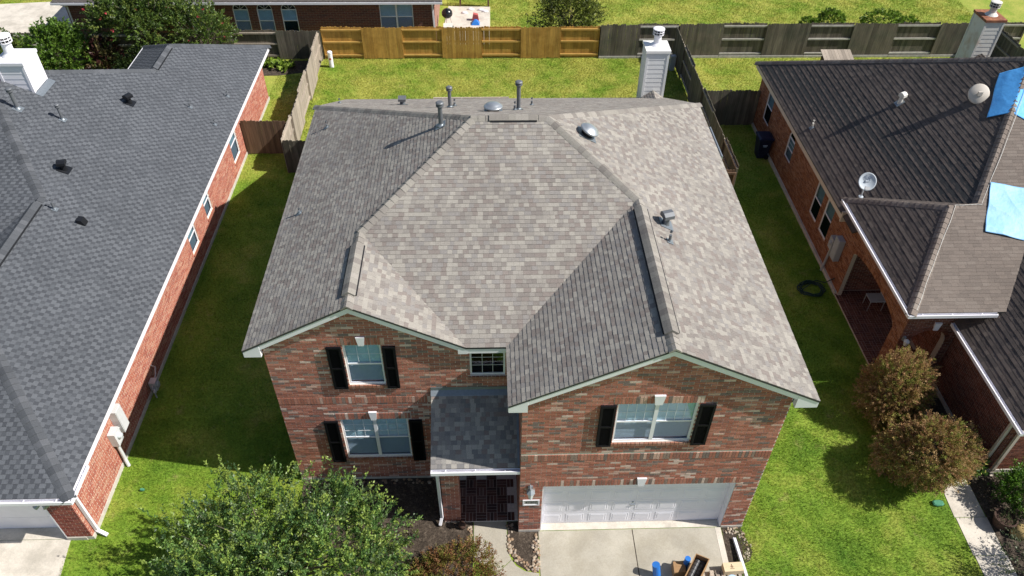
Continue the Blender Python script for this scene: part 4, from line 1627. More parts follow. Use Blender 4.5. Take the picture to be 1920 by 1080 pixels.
Uw, Nw = Vv(0, 1, 0), Vv(1, 0, 0)
Ow = Vv(-11.25, 0.0, 0)
LWIN = [(16.72, 17.68, 0.62, 2.02), (12.62, 13.32, 0.90, 1.98), (10.62, 11.4, 0.86, 1.94)]
lw = MB()
wall_sheet(lw, Ow, Uw, V, Nw, 0.06, 23.2, 0, lambda u: 2.55, LWIN, (), 0.10)
wall_sheet(lw, Vv(-11.9, 0.06, 0), U, V, N, 0, 0.65, 0, lambda u: 2.5, [], (), 0.1)
wall_sheet(lw, Vv(-18.4, 0.06, 0), U, V, N, 0, 6.5, 2.2, lambda u: 2.5, [], (), 0.1)
wall_sheet(lw, Vv(-11.9, 0.06, 0), Uw, V, Vv(-1, 0, 0), 0, 0.4, 0, lambda u: 2.2, [], (), 0.1)
lwall = lw.build('wall', M['mortar_l'], lh_)
BT = tn((0.47, 0.17, 0.115), (0.52, 0.21, 0.145), (0.43, 0.14, 0.10), (0.38, 0.125, 0.09), (0.54, 0.27, 0.19), k=0.82)
lb = Pieces('brick', M['brick'], lwall)
bricks(lb, Ow, Uw, V, Nw, lambda v: (0.06, 23.2), 0.15, 2.55, [rect(*o) for o in LWIN] + [rect(o[0] - .03, o[1] + .03, o[2] - 0.10, o[2]) for o in LWIN], BT, [5, 4, 4, 2, 2], bw=0.212, bh=0.056, gap=0.018, seed=31)
for o in LWIN:
    soldiers(lb, Ow, Uw, V, Nw, o[0] - .03, o[1] + .03, o[2] - 0.095, 0.085, tn((0.5, 0.19, 0.13)), [1], proud=0.04)
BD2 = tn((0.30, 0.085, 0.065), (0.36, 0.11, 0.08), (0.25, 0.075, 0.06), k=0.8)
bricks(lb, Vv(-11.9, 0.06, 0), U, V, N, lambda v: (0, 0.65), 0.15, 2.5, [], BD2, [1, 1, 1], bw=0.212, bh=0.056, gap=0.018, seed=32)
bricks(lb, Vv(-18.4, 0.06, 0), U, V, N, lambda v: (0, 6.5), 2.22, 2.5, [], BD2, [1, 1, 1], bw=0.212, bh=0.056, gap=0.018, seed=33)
lb.emit(300)
lf = MB()
lf.box(-11.4, -11.215, 0.05, 23.24, -0.05, 0.14)
lf.box(-11.9, -11.401, 0.03, 0.2, -0.05, 0.14)
lf.box(-16.3, -11.41, 22.9, 23.22, -0.05, 2.55)
lf.box(-24, -16.3, 20.2, 20.4, -0.05, 2.55)
lf.box(-16.3, -16.1, 20.4, 22.9, -0.05, 2.55)
lf.build('foundation', M['foundation'], lh_)
for o in LWIN:
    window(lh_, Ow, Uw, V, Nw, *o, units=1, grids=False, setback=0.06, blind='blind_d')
tr2 = MB()
tr2.box(-10.83, -10.80, -0.30, 23.48, 2.40, 2.575)
tr2.box(-11.25, -10.831, -0.30, 23.48, 2.40, 2.42)
tr2.box(-18.4, -10.8, -0.33, -0.30, 2.40, 2.575)
tr2.box(-18.4, -11.2, -0.30, 0.06, 2.40, 2.42)
tr2.box(-16.52, -16.49, 20.7, 23.5, 2.40, 2.62)
tr2.box(-24, -16.55, 20.68, 20.71, 2.40, 2.62)
tr2.build('fascia', M['white'], lh_)
gutter(lh_, (-18.4, -0.335, 2.47), (-10.70, -0.335, 2.47), (0, -1, 0))
gutter(lh_, (-10.795, 0.62, 2.47), (-10.795, -0.42, 2.47), (1, 0, 0), size=0.10)
downspout(lh_, [(-10.75, 0.05, 2.46), (-11.17, 0.22, 2.25), (-11.17, 0.22, 0.16), (-10.93, 0.14, 0.06)], w=0.09, d=0.07)
gd2 = MB()
gd2.box(-18.4, -11.92, 0.42, 0.45, 0.02, 2.2)
g2 = gd2.build('garage_door', M['white'], lh_)
for r in range(4):
    s = MB()
    s.box(-18.4, -11.92, 0.405, 0.419, 0.03 + r * .54, 0.03 + r * .54 + .53)
    s.build('door_section', M['white'], g2)
jm = MB()
jm.box(-11.935, -11.903, 0.05, 0.42, 0.02, 2.2)
jm.build('door_jamb', M['white'], lh_)
fl2 = MB()
fl2.box(-11.86, -11.74, -0.02, 0.055, 1.92, 2.02)
fl2.lathe((-11.84, -0.08, 1.97), [(0.05, 0), (0.07, 0.10), (0.075, 0.13), (0.06, 0.13)], 12, (-0.8, -0.5, -0.5))
fl2.lathe((-11.74, -0.08, 1.97), [(0.05, 0), (0.07, 0.10), (0.075, 0.13), (0.06, 0.13)], 12, (0.7, -0.6, -0.3))
fl2.build('flood_lamp', M['lampmetal'], lh_)
nA = lA
vent_pipe(lh_, (-16.49, 12.92, 5.44), 6.22, 0.06, 0.105, N=nA)
vent_pipe(lh_, (-15.32, 13.17, 4.86), 5.48, 0.045, 0.085, N=nA)
vent_pipe(lh_, (-12.31, 16.58, 3.36), 3.68, 0.03, N=nA, cap=False, name='stub_pipe')
vent_pipe(lh_, (-11.38, 18.28, 2.89), 3.14, 0.03, N=nA, cap=False, name='stub_pipe')
vent_pipe(lh_, (-11.36, 16.09, 2.88), 3.10, 0.03, N=nA, cap=False, name='stub_pipe')
vent_pipe(lh_, (-14.12, 8.86, 4.26), 4.66, 0.035, N=nA, cap=False, name='stub_pipe')
goose_vent(lh_, (-14.02, 15.47, 4.21), 0.36, nA, 'blackpipe', (0.9, -0.5, 0))
goose_vent(lh_, (-14.49, 10.76, 4.45), 0.36, nA, 'blackpipe', (0.2, -1, 0))
hv = MB()
hv.prism([Vv(-13.45, 8.55, 3.93), Vv(-13.45, 8.55, 4.06), Vv(-13.30, 8.55, 4.03), Vv(-13.22, 8.55, 3.84)], (0, 0.24, 0))
hv.build('slant_vent', M['blackpipe'], lh_)
chimney(lh_, -17.35, -16.40, 14.05, 15.1, 4.6, 6.5, 'white', 'white', 'white', 7.28, flue_at=(-17.0, 14.62), flue_r=0.16)
cf = MB()
cf.obox(Vv(-16.385, 14.0, 5.405), Vv(0, 1.12, 0), Vv(0.22, 0, -0.11), Vv(0.003, 0, 0.006))
cf.build('flashing', M['flash'], lh_)

# utility boxes on the sunlit wall
mbx = thing('meter_box', 'white electric meter cabinet with conduit on salmon brick wall beside tree', 'meter box', (-11.2, 2.7, 0))
b = MB()
b.box(-11.24, -11.02, 2.78, 3.12, 0.98, 1.85)
cab = b.build('cabinet', M['box'], mbx)
b = MB()
b.box(-11.018, -11.008, 2.80, 3.10, 1.0, 1.83)
b.build('door', M['box'], cab)
b = MB()
b.box(-11.24, -11.04, 2.34, 2.66, 0.92, 1.42)
b.build('meter_can', M['box'], mbx)
b = MB()
b.lathe((-11.045, 2.5, 1.22), [(0.09, 0), (0.09, 0.05), (0.075, 0.10), (0.02, 0.115)], 16, (1, 0, 0))
b.build('meter_dial', M['lampglass'], mbx)
b = MB()
b.tube([(-11.14, 2.42, 0.95), (-11.14, 2.40, 0.3), (-11.08, 2.32, 0.02)], 0.05, 10)
b.tube([(-11.14, 2.72, 1.2), (-11.14, 2.85, 1.2)], 0.03, 8)
b.build('conduit', M['box'], mbx)
gm = thing('gas_meter', 'grey gas meter with pipes at foot of shaded salmon brick wall', 'gas meter', (-11.08, 5.0, 0))
b = MB()
b.box(-11.16, -10.96, 4.88, 5.12, 0.26, 0.60)
b.lathe((-10.95, 5.0, 0.44), [(0.10, 0), (0.09, 0.03), (0.03, 0.035)], 14, (1, 0, 0))
b.build('meter_body', M['greybox'], gm)
b = MB()
b.tube([(-11.05, 4.82, 0.0), (-11.05, 4.82, 0.5), (-11.05, 4.88, 0.5)], 0.022, 8)
b.tube([(-11.05, 5.12, 0.55), (-11.05, 5.25, 0.6), (-11.08, 5.45, 0.72), (-11.22, 5.5, 0.74)], 0.022, 8)
b.lathe((-11.05, 4.82, 0.32), [(0.05, 0), (0.085, 0.02), (0.085, 0.06), (0.03, 0.08)], 12, (1, 0, 0))
b.build('gas_pipe', M['greybox'], gm)

# ================================================================== RIGHT NEIGHBOUR
rh = thing('brick_house', 'single-storey orange-brown brick house with dark brown roof and arched porch right of the two-storey house', 'house', (14, 12, 0))
p_bc = Vv(11.4, 21.1, 2.88)
p_pk = Vv(17.17, 12.45, 7.36)
p_j = Vv(14.08, 7.68, 4.98)
p_pp = Vv(13.2, 7.6, 4.99)
B_z = lambda x: 2.88 + 0.78 * (x - 11.4)
FPz = lambda y: 3.53 + 0.48 * (y - 4.54)
p_e1 = Vv(11.4, 9.0, 2.88)
p_pf, p_pb = Vv(11.3, 4.54, 3.53), Vv(11.3, 10.0, 3.53)
wv0 = Vv(14.05, 4.54, 3.53)
wv1 = Vv(17.0, 9.33, 5.83)
Q_B = [p_e1, p_bc, p_pk, p_j]
Q_F = [p_pf, wv0, wv1, Vv(20.0, 9.33, FPz(9.33)), Vv(20.0, 12.45, FPz(12.45)), Vv(17.17, 12.45, FPz(12.45)), Vv(14.08, 7.68, FPz(7.68)), Vv(13.2, 7.6, FPz(7.6))]
Q_PL = [p_pf, p_pp, p_pb]
Q_PB = [p_pb, p_pp, p_j, Vv(12.23, 10.0, 3.53)]
Q_W = [Vv(13.05, 1.0, 2.75), Vv(13.05, 4.95, 2.75), Vv(14.05, 4.95, 3.53), wv0, wv1, Vv(17.0, 1.0, 5.83)]
Q_BK = [p_bc, Vv(24, 21.1, 2.88), Vv(24, 12.45, 7.36), p_pk]
Q_W2 = [Vv(17.0, 1.0, 5.83), wv1, Vv(20.9, 9.33, 2.8), Vv(20.9, 1.0, 2.8)]
rroof = roof_deck('roof', [Q_B, Q_F[:], Q_PL, Q_PB, Q_W, Q_BK, Q_W2], rh)
RT = tn((0.122, 0.102, 0.093), (0.145, 0.120, 0.108), (0.104, 0.089, 0.083), (0.160, 0.133, 0.118), (0.132, 0.108, 0.098), k=0.8)  # darker tones: shade on the slopes facing away from the sun, put into the colour
FT = tn((0.215, 0.180, 0.158), (0.23, 0.192, 0.168), (0.20, 0.168, 0.148), (0.242, 0.205, 0.18), k=0.8)  # the same shingles where sunlit, the light put into paler tones
rq = Pieces('shingle', M['shingle'], rroof)
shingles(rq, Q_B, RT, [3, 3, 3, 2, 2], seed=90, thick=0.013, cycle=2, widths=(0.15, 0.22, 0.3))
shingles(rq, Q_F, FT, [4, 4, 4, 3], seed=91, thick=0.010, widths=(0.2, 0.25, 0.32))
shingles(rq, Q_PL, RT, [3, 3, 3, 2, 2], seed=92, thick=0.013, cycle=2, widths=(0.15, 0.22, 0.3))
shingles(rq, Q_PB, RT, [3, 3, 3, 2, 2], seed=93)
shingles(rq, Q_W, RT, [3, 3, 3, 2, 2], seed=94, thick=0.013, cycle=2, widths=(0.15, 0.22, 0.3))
rq.emit(300)
RC = tn((0.27, 0.225, 0.195), (0.23, 0.19, 0.165), (0.31, 0.265, 0.23), k=0.8)
rB, rF, rPL, rPB, rW, rBK, rW2 = [nrm(P) for P in (Q_B, Q_F, Q_PL, Q_PB, Q_W, Q_BK, Q_W2)]
for k, (p, q, n1, n2) in enumerate(((p_j, p_pk, rB, rF), (p_bc, p_pk, rB, rBK), (p_pf, p_pp, rPL, rF), (p_pb, p_pp, rPL, rPB), (p_pp, p_j, rPB, rF), (Vv(17.0, 1.0, 5.83), wv1, rW, rW2))):
    caps(p, q, n1, n2, 'ridge_cap', M['shingle'], rroof, RC, [2, 2, 1], seed=95 + k, width=0.16)
for k, (p, q) in enumerate(((p_pf + Vv(0.16, 0.06, 0.04), p_pp + Vv(0.17, 0.0, 0.03)), (p_pp + Vv(0.17, 0, 0.03), p_j + Vv(0.1, -0.05, 0.04)), (p_j + Vv(0.13, -0.02, 0.04), p_pk + Vv(0.16, -0.1, 0.04)))):
    c_ = MB()
    n_ = 12
    c_.tube([p.lerp(q, i / n_) + Vv(random.uniform(-.015, .015), random.uniform(-.015, .015), 0.012) for i in range(n_ + 1)], 0.008, 5)
    c_.build('sealant_bead', M['offwhite'], rroof)

Or = Vv(11.7, 20.8, 0)
Ur, Nr = Vv(0, -1, 0), Vv(-1, 0, 0)
yr = lambda a, b: (20.8 - max(a, b), 20.8 - min(a, b))
RWIN = [(*yr(18.78, 19.60), 0.95, 2.42), (*yr(12.08, 12.82), 0.86, 2.34), (*yr(11.0, 11.74), 0.86, 2.44)]
RARC = (*yr(15.66, 16.40), 1.10, 2.02, 0.30)
PARC = (*yr(5.53, 8.92), 0.03, 1.96, 0.38)
rw = MB()
wall_sheet(rw, Or, Ur, V, Nr, 0, 20.8 - 5.0, 0, lambda u: 2.72 if u < 20.8 - 10.02 else 3.38, RWIN + [RARC, PARC], (20.8 - 10.02, 20.8 - 10.0), 0.14)
Orf = Vv(11.7, 5.0, 0)
FARC = (0.30, 1.42, 0.03, 1.80, 0.55)
wall_sheet(rw, Orf, U, V, N, 0, 1.70, 0, lambda u: 3.38, [FARC], (), 0.2)
wall_sheet(rw, Vv(13.4, 5.0, 0), Ur, V, Nr, 0, 3.45, 0, lambda u: 2.66, [], (), 0.1)
wall_sheet(rw, Vv(13.4, 1.55, 0), U, V, N, 0, 3.5, 0, lambda u: 2.66, [], (), 0.1)
# inside the porch
wall_sheet(rw, Vv(13.5, 9.2, 0), Ur, V, Nr, 0, 4.0, 0, lambda u: 3.3, [(1.2, 2.2, 0.03, 2.1)], (), 0.1)
wall_sheet(rw, Vv(11.85, 9.2, 0), U, V, N, 0, 1.65, 0, lambda u: 3.3, [], (), 0.1)
rw.poly([(11.72, 5.02, 3.0), (11.72, 9.2, 3.0), (13.5, 9.2, 3.0), (13.5, 5.02, 3.0)])
rwall = rw.build('wall', M['mortar_r'], rh)
RB_ = tn((0.30, 0.125, 0.062), (0.34, 0.155, 0.08), (0.25, 0.10, 0.052), (0.21, 0.085, 0.05), (0.37, 0.18, 0.105), k=0.85)
rb = Pieces('brick', M['brick'], rwall)
kw = dict(bw=0.192, bh=0.055, gap=0.014)
bricks(rb, Or, Ur, V, Nr, lambda v: (0, 15.8) if v < 2.68 else (10.8, 15.8), 0.16, 3.36, [rect(*o) for o in RWIN] + [arch(*RARC), arch(*PARC)], RB_, [4, 3, 3, 2, 2], seed=41, **kw)
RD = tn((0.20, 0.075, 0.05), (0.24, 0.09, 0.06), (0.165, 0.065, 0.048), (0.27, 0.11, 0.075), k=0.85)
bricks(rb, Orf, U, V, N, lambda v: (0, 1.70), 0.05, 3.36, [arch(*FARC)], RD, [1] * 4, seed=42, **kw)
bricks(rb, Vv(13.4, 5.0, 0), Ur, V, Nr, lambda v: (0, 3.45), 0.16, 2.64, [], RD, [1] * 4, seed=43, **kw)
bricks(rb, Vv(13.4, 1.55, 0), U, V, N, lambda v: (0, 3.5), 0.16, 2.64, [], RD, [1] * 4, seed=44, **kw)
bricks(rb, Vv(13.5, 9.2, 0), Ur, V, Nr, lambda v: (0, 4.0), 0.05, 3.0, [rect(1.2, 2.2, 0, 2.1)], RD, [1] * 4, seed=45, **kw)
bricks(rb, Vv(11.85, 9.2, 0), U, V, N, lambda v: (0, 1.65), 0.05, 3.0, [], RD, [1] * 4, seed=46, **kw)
# arch bricks set on end
for (O_, U_, N_, ar, tl) in ((Orf, U, N, FARC, RD), (Or, Ur, Nr, PARC, RB_), (Or, Ur, Nr, RARC, RB_)):
    uc, hw = (ar[0] + ar[1]) / 2, (ar[1] - ar[0]) / 2
    n_ = max(9, int(2.3 * hw / 0.075))
    for i in range(n_):
        th = math.pi * (i + 0.5) / n_
        ct, st_ = math.cos(th), math.sin(th)
        c0 = O_ + U_ * (uc + hw * ct) + V * (ar[3] + ar[4] * st_)
        nn = Vector((U_ * (ct * ar[4]) + V * (st_ * hw))).normalized()
        ee = nn.cross(N_)
        ab_ = MB()
        wd = math.pi * math.hypot(hw * st_, ar[4] * ct) / n_ * 0.86
        ab_.obox(c0 - ee * wd / 2 + N_ * 0.001, ee * wd, nn * 0.12, N_ * 0.016, random.choice(tl))
        ab_.build('brick', M['brick'], rwall)
rb.emit(260)
rf = MB()
rf.box(11.62, 11.9, 9.0, 20.82, -0.05, 0.15)
rf.box(11.62, 11.9, 4.97, 5.5, -0.05, 0.05)
rf.box(13.36, 13.5, 1.53, 5.0, -0.05, 0.15)
rf.box(13.36, 17, 1.52, 1.7, -0.05, 0.151)
rf.build('foundation', M['foundation'], rh)
pfl = slab('porch_floor', [(11.64, 5.01), (13.52, 5.01), (13.52, 9.21), (11.64, 9.21)], -0.05, 0.06, 'mortar_r', rh)
fq = Pieces('paver', M['porchtile'], pfl)
fr_ = random.Random(9)
FTn = tn((0.17, 0.065, 0.045), (0.13, 0.05, 0.04), (0.21, 0.085, 0.06))
for i in range(20):
    for j in range(10):
        a, c_ = i * 0.206, j * 0.19
        for k in range(2):
            if (i // 2 + j) % 2:
                q = [(c_ + k * .095, a), (c_ + k * .095 + .086, a), (c_ + k * .095 + .086, a + .197), (c_ + k * .095, a + .197)]
            else:
                q = [(c_, a + k * .103), (c_ + .181, a + k * .103), (c_ + .181, a + k * .103 + .094), (c_, a + k * .103 + .094)]
            if q[2][0] < 1.86 and q[2][1] < 4.15:
                fq.add(Vv(11.65, 5.03, 0.06), Vv(1, 0, 0), Vv(0, 1, 0), Vv(0, 0, 1), q, 0.005, 0.005, q[0][1], q[2][1], 0.002, fr_.choice(FTn), True, ((i // 2 + j) % 2,))
fq.emit(160)
for o in RWIN:
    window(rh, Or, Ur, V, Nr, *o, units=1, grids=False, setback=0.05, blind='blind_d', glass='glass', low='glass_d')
window(rh, Or, Ur, V, Nr, RARC[0], RARC[1], 1.10, 2.02, units=1, grid=(1, 2), setback=0.05, blind='blind_d', rail=0.5)
ah = MB()
uc, hw = (RARC[0] + RARC[1]) / 2, 0.37
pts_o = [Or + Ur * (uc + hw * math.cos(t)) + V * (2.02 + 0.30 * math.sin(t)) - Nr * 0.05 for t in np.linspace(0, math.pi, 13)]
pts_i = [Or + Ur * (uc + (hw - .05) * math.cos(t)) + V * (2.03 + 0.25 * math.sin(t)) - Nr * 0.05 for t in np.linspace(0, math.pi, 13)]
for i in range(12):
    ah.prism([pts_o[i], pts_o[i + 1], pts_i[i + 1], pts_i[i]], Nr * 0.03)
awf = ah.build('arched_window_head', M['white'], rh)
ap = MB()
ap.prism(pts_i, Nr * 0.005)
ap.build('pane', M['glass_d'], awf)
tr3 = MB()
tr3.box(11.40, 11.43, 9.98, 21.1, 2.65, 2.83)
tr3.box(11.431, 11.7, 9.98, 21.1, 2.65, 2.67)
tr3.box(11.36, 11.72, 9.90, 9.975, 2.62, 3.02)
tr3.box(11.30, 11.33, 4.57, 10.0, 3.32, 3.49)
tr3.box(11.331, 11.7, 4.57, 10.0, 3.32, 3.34)
tr3.box(11.30, 13.88, 4.545, 4.57, 3.32, 3.49)
tr3.box(11.3, 13.6, 4.571, 5.0, 3.32, 3.34)
tr3.box(13.05, 13.08, 1.0, 4.95, 2.56, 2.72)
tr3.box(13.081, 13.4, 1.0, 4.95, 2.56, 2.58)
tr3.box(13.05, 20.9, 0.985, 1.0, 2.5, 2.72)
tr3.build('fascia', M['beige'], rh)
gutter(rh, (11.295, 10.0, 3.40), (11.295, 4.45, 3.40), (-1, 0, 0), 'white', size=0.10)
gutter(rh, (11.2, 4.54, 3.40), (13.80, 4.54, 3.40), (0, -1, 0), 'white', size=0.10)
gutter(rh, (13.045, 4.9, 2.63), (13.045, 0.90, 2.63), (-1, 0, 0), 'white', size=0.10)
downspout(rh, [(13.02, 1.35, 2.62), (13.34, 1.62, 2.42), (13.34, 1.62, 0.2)], 'beige', 0.09, 0.07)
downspout(rh, [(13.62, 1.50, 2.55), (13.62, 1.49, 0.12), (13.60, 1.40, 0.05)], 'beige', 0.09, 0.07)
keystone(rh, Orf, U, V, N, 0.93, 2.36, 2.66, 0.14, 0.22)
lp2 = MB()
lp2.box(11.76, 11.85, 4.93, 4.99, 1.95, 2.10)
lp2.obox(Vv(11.79, 4.82, 2.06), Vv(0.03, 0, 0), Vv(0, 0.13, 0), Vv(0, 0, 0.02))
lm = lp2.build('wall_lamp', M['lampmetal'], rh)
lp3 = MB()
lp3.lathe((11.805, 4.80, 1.90), [(0.05, 0), (0.09, 0.16), (0.10, 0.17), (0.03, 0.24)], 6)
lp3.build('lamp_glass', M['lampglass'], lm)
chimney(rh, 21.08, 21.95, 21.15, 22.25, 2.2, 4.74, 'siding_r', 'rust', 'offwhite', 5.38, flue_at=(21.55, 21.72), flue_r=0.148)
c1, c2, c3, c4 = Vv(21.02, 21.14, 2.9), Vv(22.0, 21.14, 2.9), Vv(21.51, 21.14, 3.22), Vv(21.51, 20.5, 3.22)
ck = roof_deck('cricket', [[c1, c3, c4], [c2, c4, c3]], rh)
kq = Pieces('shingle', M['shingle'], ck)
shingles(kq, [c1, c3, c4], RT, [1] * 5, seed=120)
shingles(kq, [c2, c4, c3], FT, [1] * 4, seed=121)
kq.emit(10)
gutter(rh, (17.3, 21.12, 2.80), (19.2, 21.12, 2.80), (0, 1, 0), 'white')
goose_vent(rh, (14.13, 13.71, 5.01), 0.42, rB, 'offwhite', (0.6, -1, 0), s=0.8)
vent_pipe(rh, (11.84, 14.99, 3.22), 3.56, 0.035, N=rB, cap=False, name='stub_pipe', m='offwhite')

# blue tarps tacked over the roof
def tarp(name, pts, m, label, seed, sag=0.03):
    """pts: 4 corner points on the roof and the fold line between them; laid as a rumpled sheet"""
    rnd = np.random.default_rng(seed)
    (a, b, c, d), fold = pts
    n1, n2 = 56, 56
    mb = MB()
    ph = rnd.uniform(0, 6, 8)
    grid = []
    for i in range(n1 + 1):
        for j in range(n2 + 1):
            s, t = i / n1, j / n2
            p = (a.lerp(b, s)).lerp(d.lerp(c, s), t)
            z = fold(p.x, p.y)
            cr = lambda a: 1 - abs(math.sin(a)) ** 0.6
            wr = (0.45 * math.sin(6 * s + 4 * t + ph[0]) + 0.9 * cr(7.5 * s + 1.2 * math.sin(3 * t + ph[1]) + ph[2]) * (0.4 + 0.6 * math.sin(3.1 * t + ph[5]) ** 2)
                  + 0.6 * cr(6.1 * t - 2.2 * s + 0.8 * math.sin(5 * s + ph[6]) + ph[3]) * (0.3 + 0.7 * math.sin(4 * s + ph[4]) ** 2))
            grid.append((p.x + 0.012 * math.sin(11 * t + ph[5]), p.y + 0.02 * math.sin(9 * s + ph[6]), z + 0.032 + sag * 0.6 * (wr + 0.2)))
    mb.v = grid
    for i in range(n1):
        for j in range(n2):
            k = i * (n2 + 1) + j
            mb.f.append((k, k + n2 + 1, k + n2 + 2, k + 1))
            mb.c.append(None)
    o = mb.build(name, M[m], smooth=True)
    o.modifiers.new("thickness", 'SOLIDIFY').thickness = 0.006
    return tag(o, label, 'tarp')


roofz = lambda x, y: min(B_z(x), FPz(y), 7.36 - 0.518 * (y - 12.45))
tarp('roof_tarp', ((Vv(16.36, 12.50, 0), Vv(15.45, 10.85, 0), Vv(16.75, 10.0, 0), Vv(17.36, 11.95, 0)), roofz), 'tarp', 'deep blue tarp folded over the dark hip ridge beside the old dish', 1)
tarp('roof_tarp', ((Vv(14.64, 8.27, 0), Vv(14.05, 6.80, 0), Vv(15.65, 6.42, 0), Vv(15.95, 8.05, 0)), lambda x, y: min(FPz(y), 99)), 'tarp2', 'pale sky-blue wrinkled tarp lying on the sunlit brown roof slope', 2, 0.045)


def dish(base, up, centre, aim, r, m, label, lettered, arm=True):
    base, centre, aim = Vector(base), Vector(centre), Vector(aim).normalized()
    t_ = thing('satellite_dish', label, 'satellite dish', base)
    q = aim.to_track_quat('Z', 'Y')
    mb = MB()
    n = 28
    prof_f = [(0.02, 0.0), (0.35, 0.012), (0.65, 0.045), (0.88, 0.085), (1.0, 0.115)]
    rings = [[centre + q @ Vector((k * r * math.cos(2 * math.pi * i / n), k * r * 1.06 * math.sin(2 * math.pi * i / n), h * r * 2.2)) for i in range(n)] for k, h in prof_f]
    back = [[centre + q @ Vector((k * r * math.cos(2 * math.pi * i / n), k * r * 1.06 * math.sin(2 * math.pi * i / n), h * r * 2.2 - 0.018)) for i in range(n)] for k, h in [(1.0, 0.112), (0.88, 0.08), (0.35, 0.008), (0.02, -0.01)]]
    mb.ring(rings + back, True)
    mb.build('reflector', M[m], t_, smooth=True)
    ms = MB()
    bk = centre - aim * 0.05
    ms.tube([base, base + Vector(up), bk - aim * 0.06, bk], 0.024, 8)
    ms.obox(bk - Vector((0.07, 0.07, 0.07)), (0.14, 0, 0), (0, 0.06, 0), (0, 0, 0.14))
    ms.lathe(base - Vector((0, 0, 0.02)), [(0.08, 0), (0.08, 0.03), (0.03, 0.04)], 10)
    ms.build('mast', M[m], t_)
    if arm:
        fa = MB()
        dn = q @ Vector((0, -1, 0))
        tip = centre + aim * r * 0.62 + dn * r * 0.80
        fa.tube([centre + dn * r * 1.0, tip], 0.016, 6)
        fa.build('feed_arm', M[m], t_)
        lb_ = MB()
        lb_.obox(tip - q @ Vector((0.07, 0.05, 0.03)), q @ Vector((0.14, 0, 0)), q @ Vector((0, 0.10, 0)), q @ Vector((0, 0, 0.11)))
        lb_.build('receiver', M['box'], t_)
    if lettered:
        R = q.to_matrix()
        c0 = centre + aim * r * 0.14 + R @ Vector((0, r * 0.50, 0))
        mw = Matrix(((R[0][0], R[0][1], R[0][2], c0.x), (R[1][0], R[1][1], R[1][2], c0.y), (R[2][0], R[2][1], R[2][2], c0.z), (0, 0, 0, 1)))
        text_mesh('dish', r * 0.62, M['inkblue'], t_, mw, 'lettering')
        c1_ = c0 + R @ Vector((0, -r * 0.33, 0)) - aim * 0.012
        mw2 = mw.copy()
        mw2.translation = c1_
        text_mesh('network', r * 0.17, M['inkblue'], t_, mw2, 'small_lettering')
    return t_


dish((11.72, 9.85, 3.72), (0, 0, 0.35), (11.70, 9.80, 4.36), (-0.22, -0.80, 0.60), 0.28, 'dish', 'grey satellite dish with lettering on a mast at the porch roof corner', True)
dish((15.60, 12.0, 6.16), (0, 0, 0.12), (15.55, 11.85, 6.40), (0.25, 0.5, -0.45), 0.32, 'dish_o', 'older cream satellite dish seen from behind beside the deep blue tarp', False, False)

mb2 = thing('meter_box', 'pair of grey electric boxes on orange brick wall left of the porch arch', 'meter box', (11.6, 10, 0))
b = MB()
b.box(11.48, 11.685, 9.62, 9.98, 1.05, 1.95)
cab = b.build('cabinet', M['greybox'], mb2)
b = MB()
b.box(11.468, 11.479, 9.65, 9.95, 1.08, 1.92)
b.build('door', M['greybox'], cab)
b = MB()
b.box(11.50, 11.685, 10.08, 10.36, 1.18, 1.66)
b.lathe((11.50, 10.22, 1.44), [(0.085, 0), (0.085, 0.04), (0.03, 0.06)], 14, (-1, 0, 0))
b.build('meter_can', M['greybox'], mb2)
b = MB()
b.tube([(11.60, 10.22, 1.2), (11.60, 10.30, 0.4), (11.60, 10.34, 0.0)], 0.045, 10)
b.build('conduit', M['greybox'], mb2)

# folding stool / small chair in the porch
pc_ = thing('patio_chair', 'small grey folding chair on the dark brick porch floor', 'chair', (12.7, 8.3, 0.06))
b = MB()
b.box(12.45, 12.98, 8.08, 8.52, 0.50, 0.535)
b.build('seat', M['greybox'], pc_)
b = MB()
b.box(12.93, 12.96, 8.10, 8.50, 0.60, 0.98)
b.build('backrest', M['greybox'], pc_)
for (x, y) in ((12.47, 8.10), (12.47, 8.50), (12.96, 8.10), (12.96, 8.50)):
    b = MB()
    b.tube([(x, y, 0.06), (x, y, 0.50 if x < 12.9 else 0.98)], 0.014, 6)
    b.build('leg', M['steel'], pc_)

# hose coil and bin in the side yard
hs = MB()
pth = []
for i in range(110):
    a = i / 110 * 2 * math.pi * 4.6
    r = 0.34 + 0.06 * math.sin(i * 0.7) + 0.02 * (i % 7) / 7
    pth.append((10.88 + r * 1.2 * math.cos(a), 9.28 + r * math.sin(a), 0.03 + i * 0.0007 + 0.012 * math.sin(i * 1.3)))
hs.tube(pth, 0.021, 6)
hs.tube([pth[-1], (11.2, 9.75, 0.05), (11.45, 9.55, 0.10), (11.66, 9.4, 0.45)], 0.018, 6)
tag(hs.build('garden_hose', M['hose'], smooth=True), 'coiled dark green garden hose on shaded grass by the arched porch', 'hose')
bn = thing('wheelie_bin', 'dark navy wheeled rubbish bin standing against orange brick wall', 'bin', (11.33, 17.9, 0))
b = MB()
x0, y0 = 11.33, 17.92
q = lambda a, c, z: [Vv(x0 - a, y0 - c, z), Vv(x0 + a, y0 - c, z), Vv(x0 + a, y0 + c, z), Vv(x0 - a, y0 + c, z)]
b.ring([q(0.20, 0.22, 0.06), q(0.27, 0.32, 0.98), q(0.30, 0.35, 0.985), q(0.30, 0.35, 1.02)])
b.build('body', M['navy'], bn)
b = MB()
b.ring([q(0.31, 0.36, 1.022), q(0.31, 0.36, 1.05), q(0.24, 0.30, 1.10)])
lid = b.build('lid', M['navy'], bn)
b = MB()
b.tube([(x0 + 0.30, y0 - 0.25, 1.0), (x0 + 0.36, y0 - 0.25, 1.0), (x0 + 0.36, y0 + 0.25, 1.0), (x0 + 0.30, y0 + 0.25, 1.0)], 0.018, 6)
b.build('handle', M['navy'], bn)
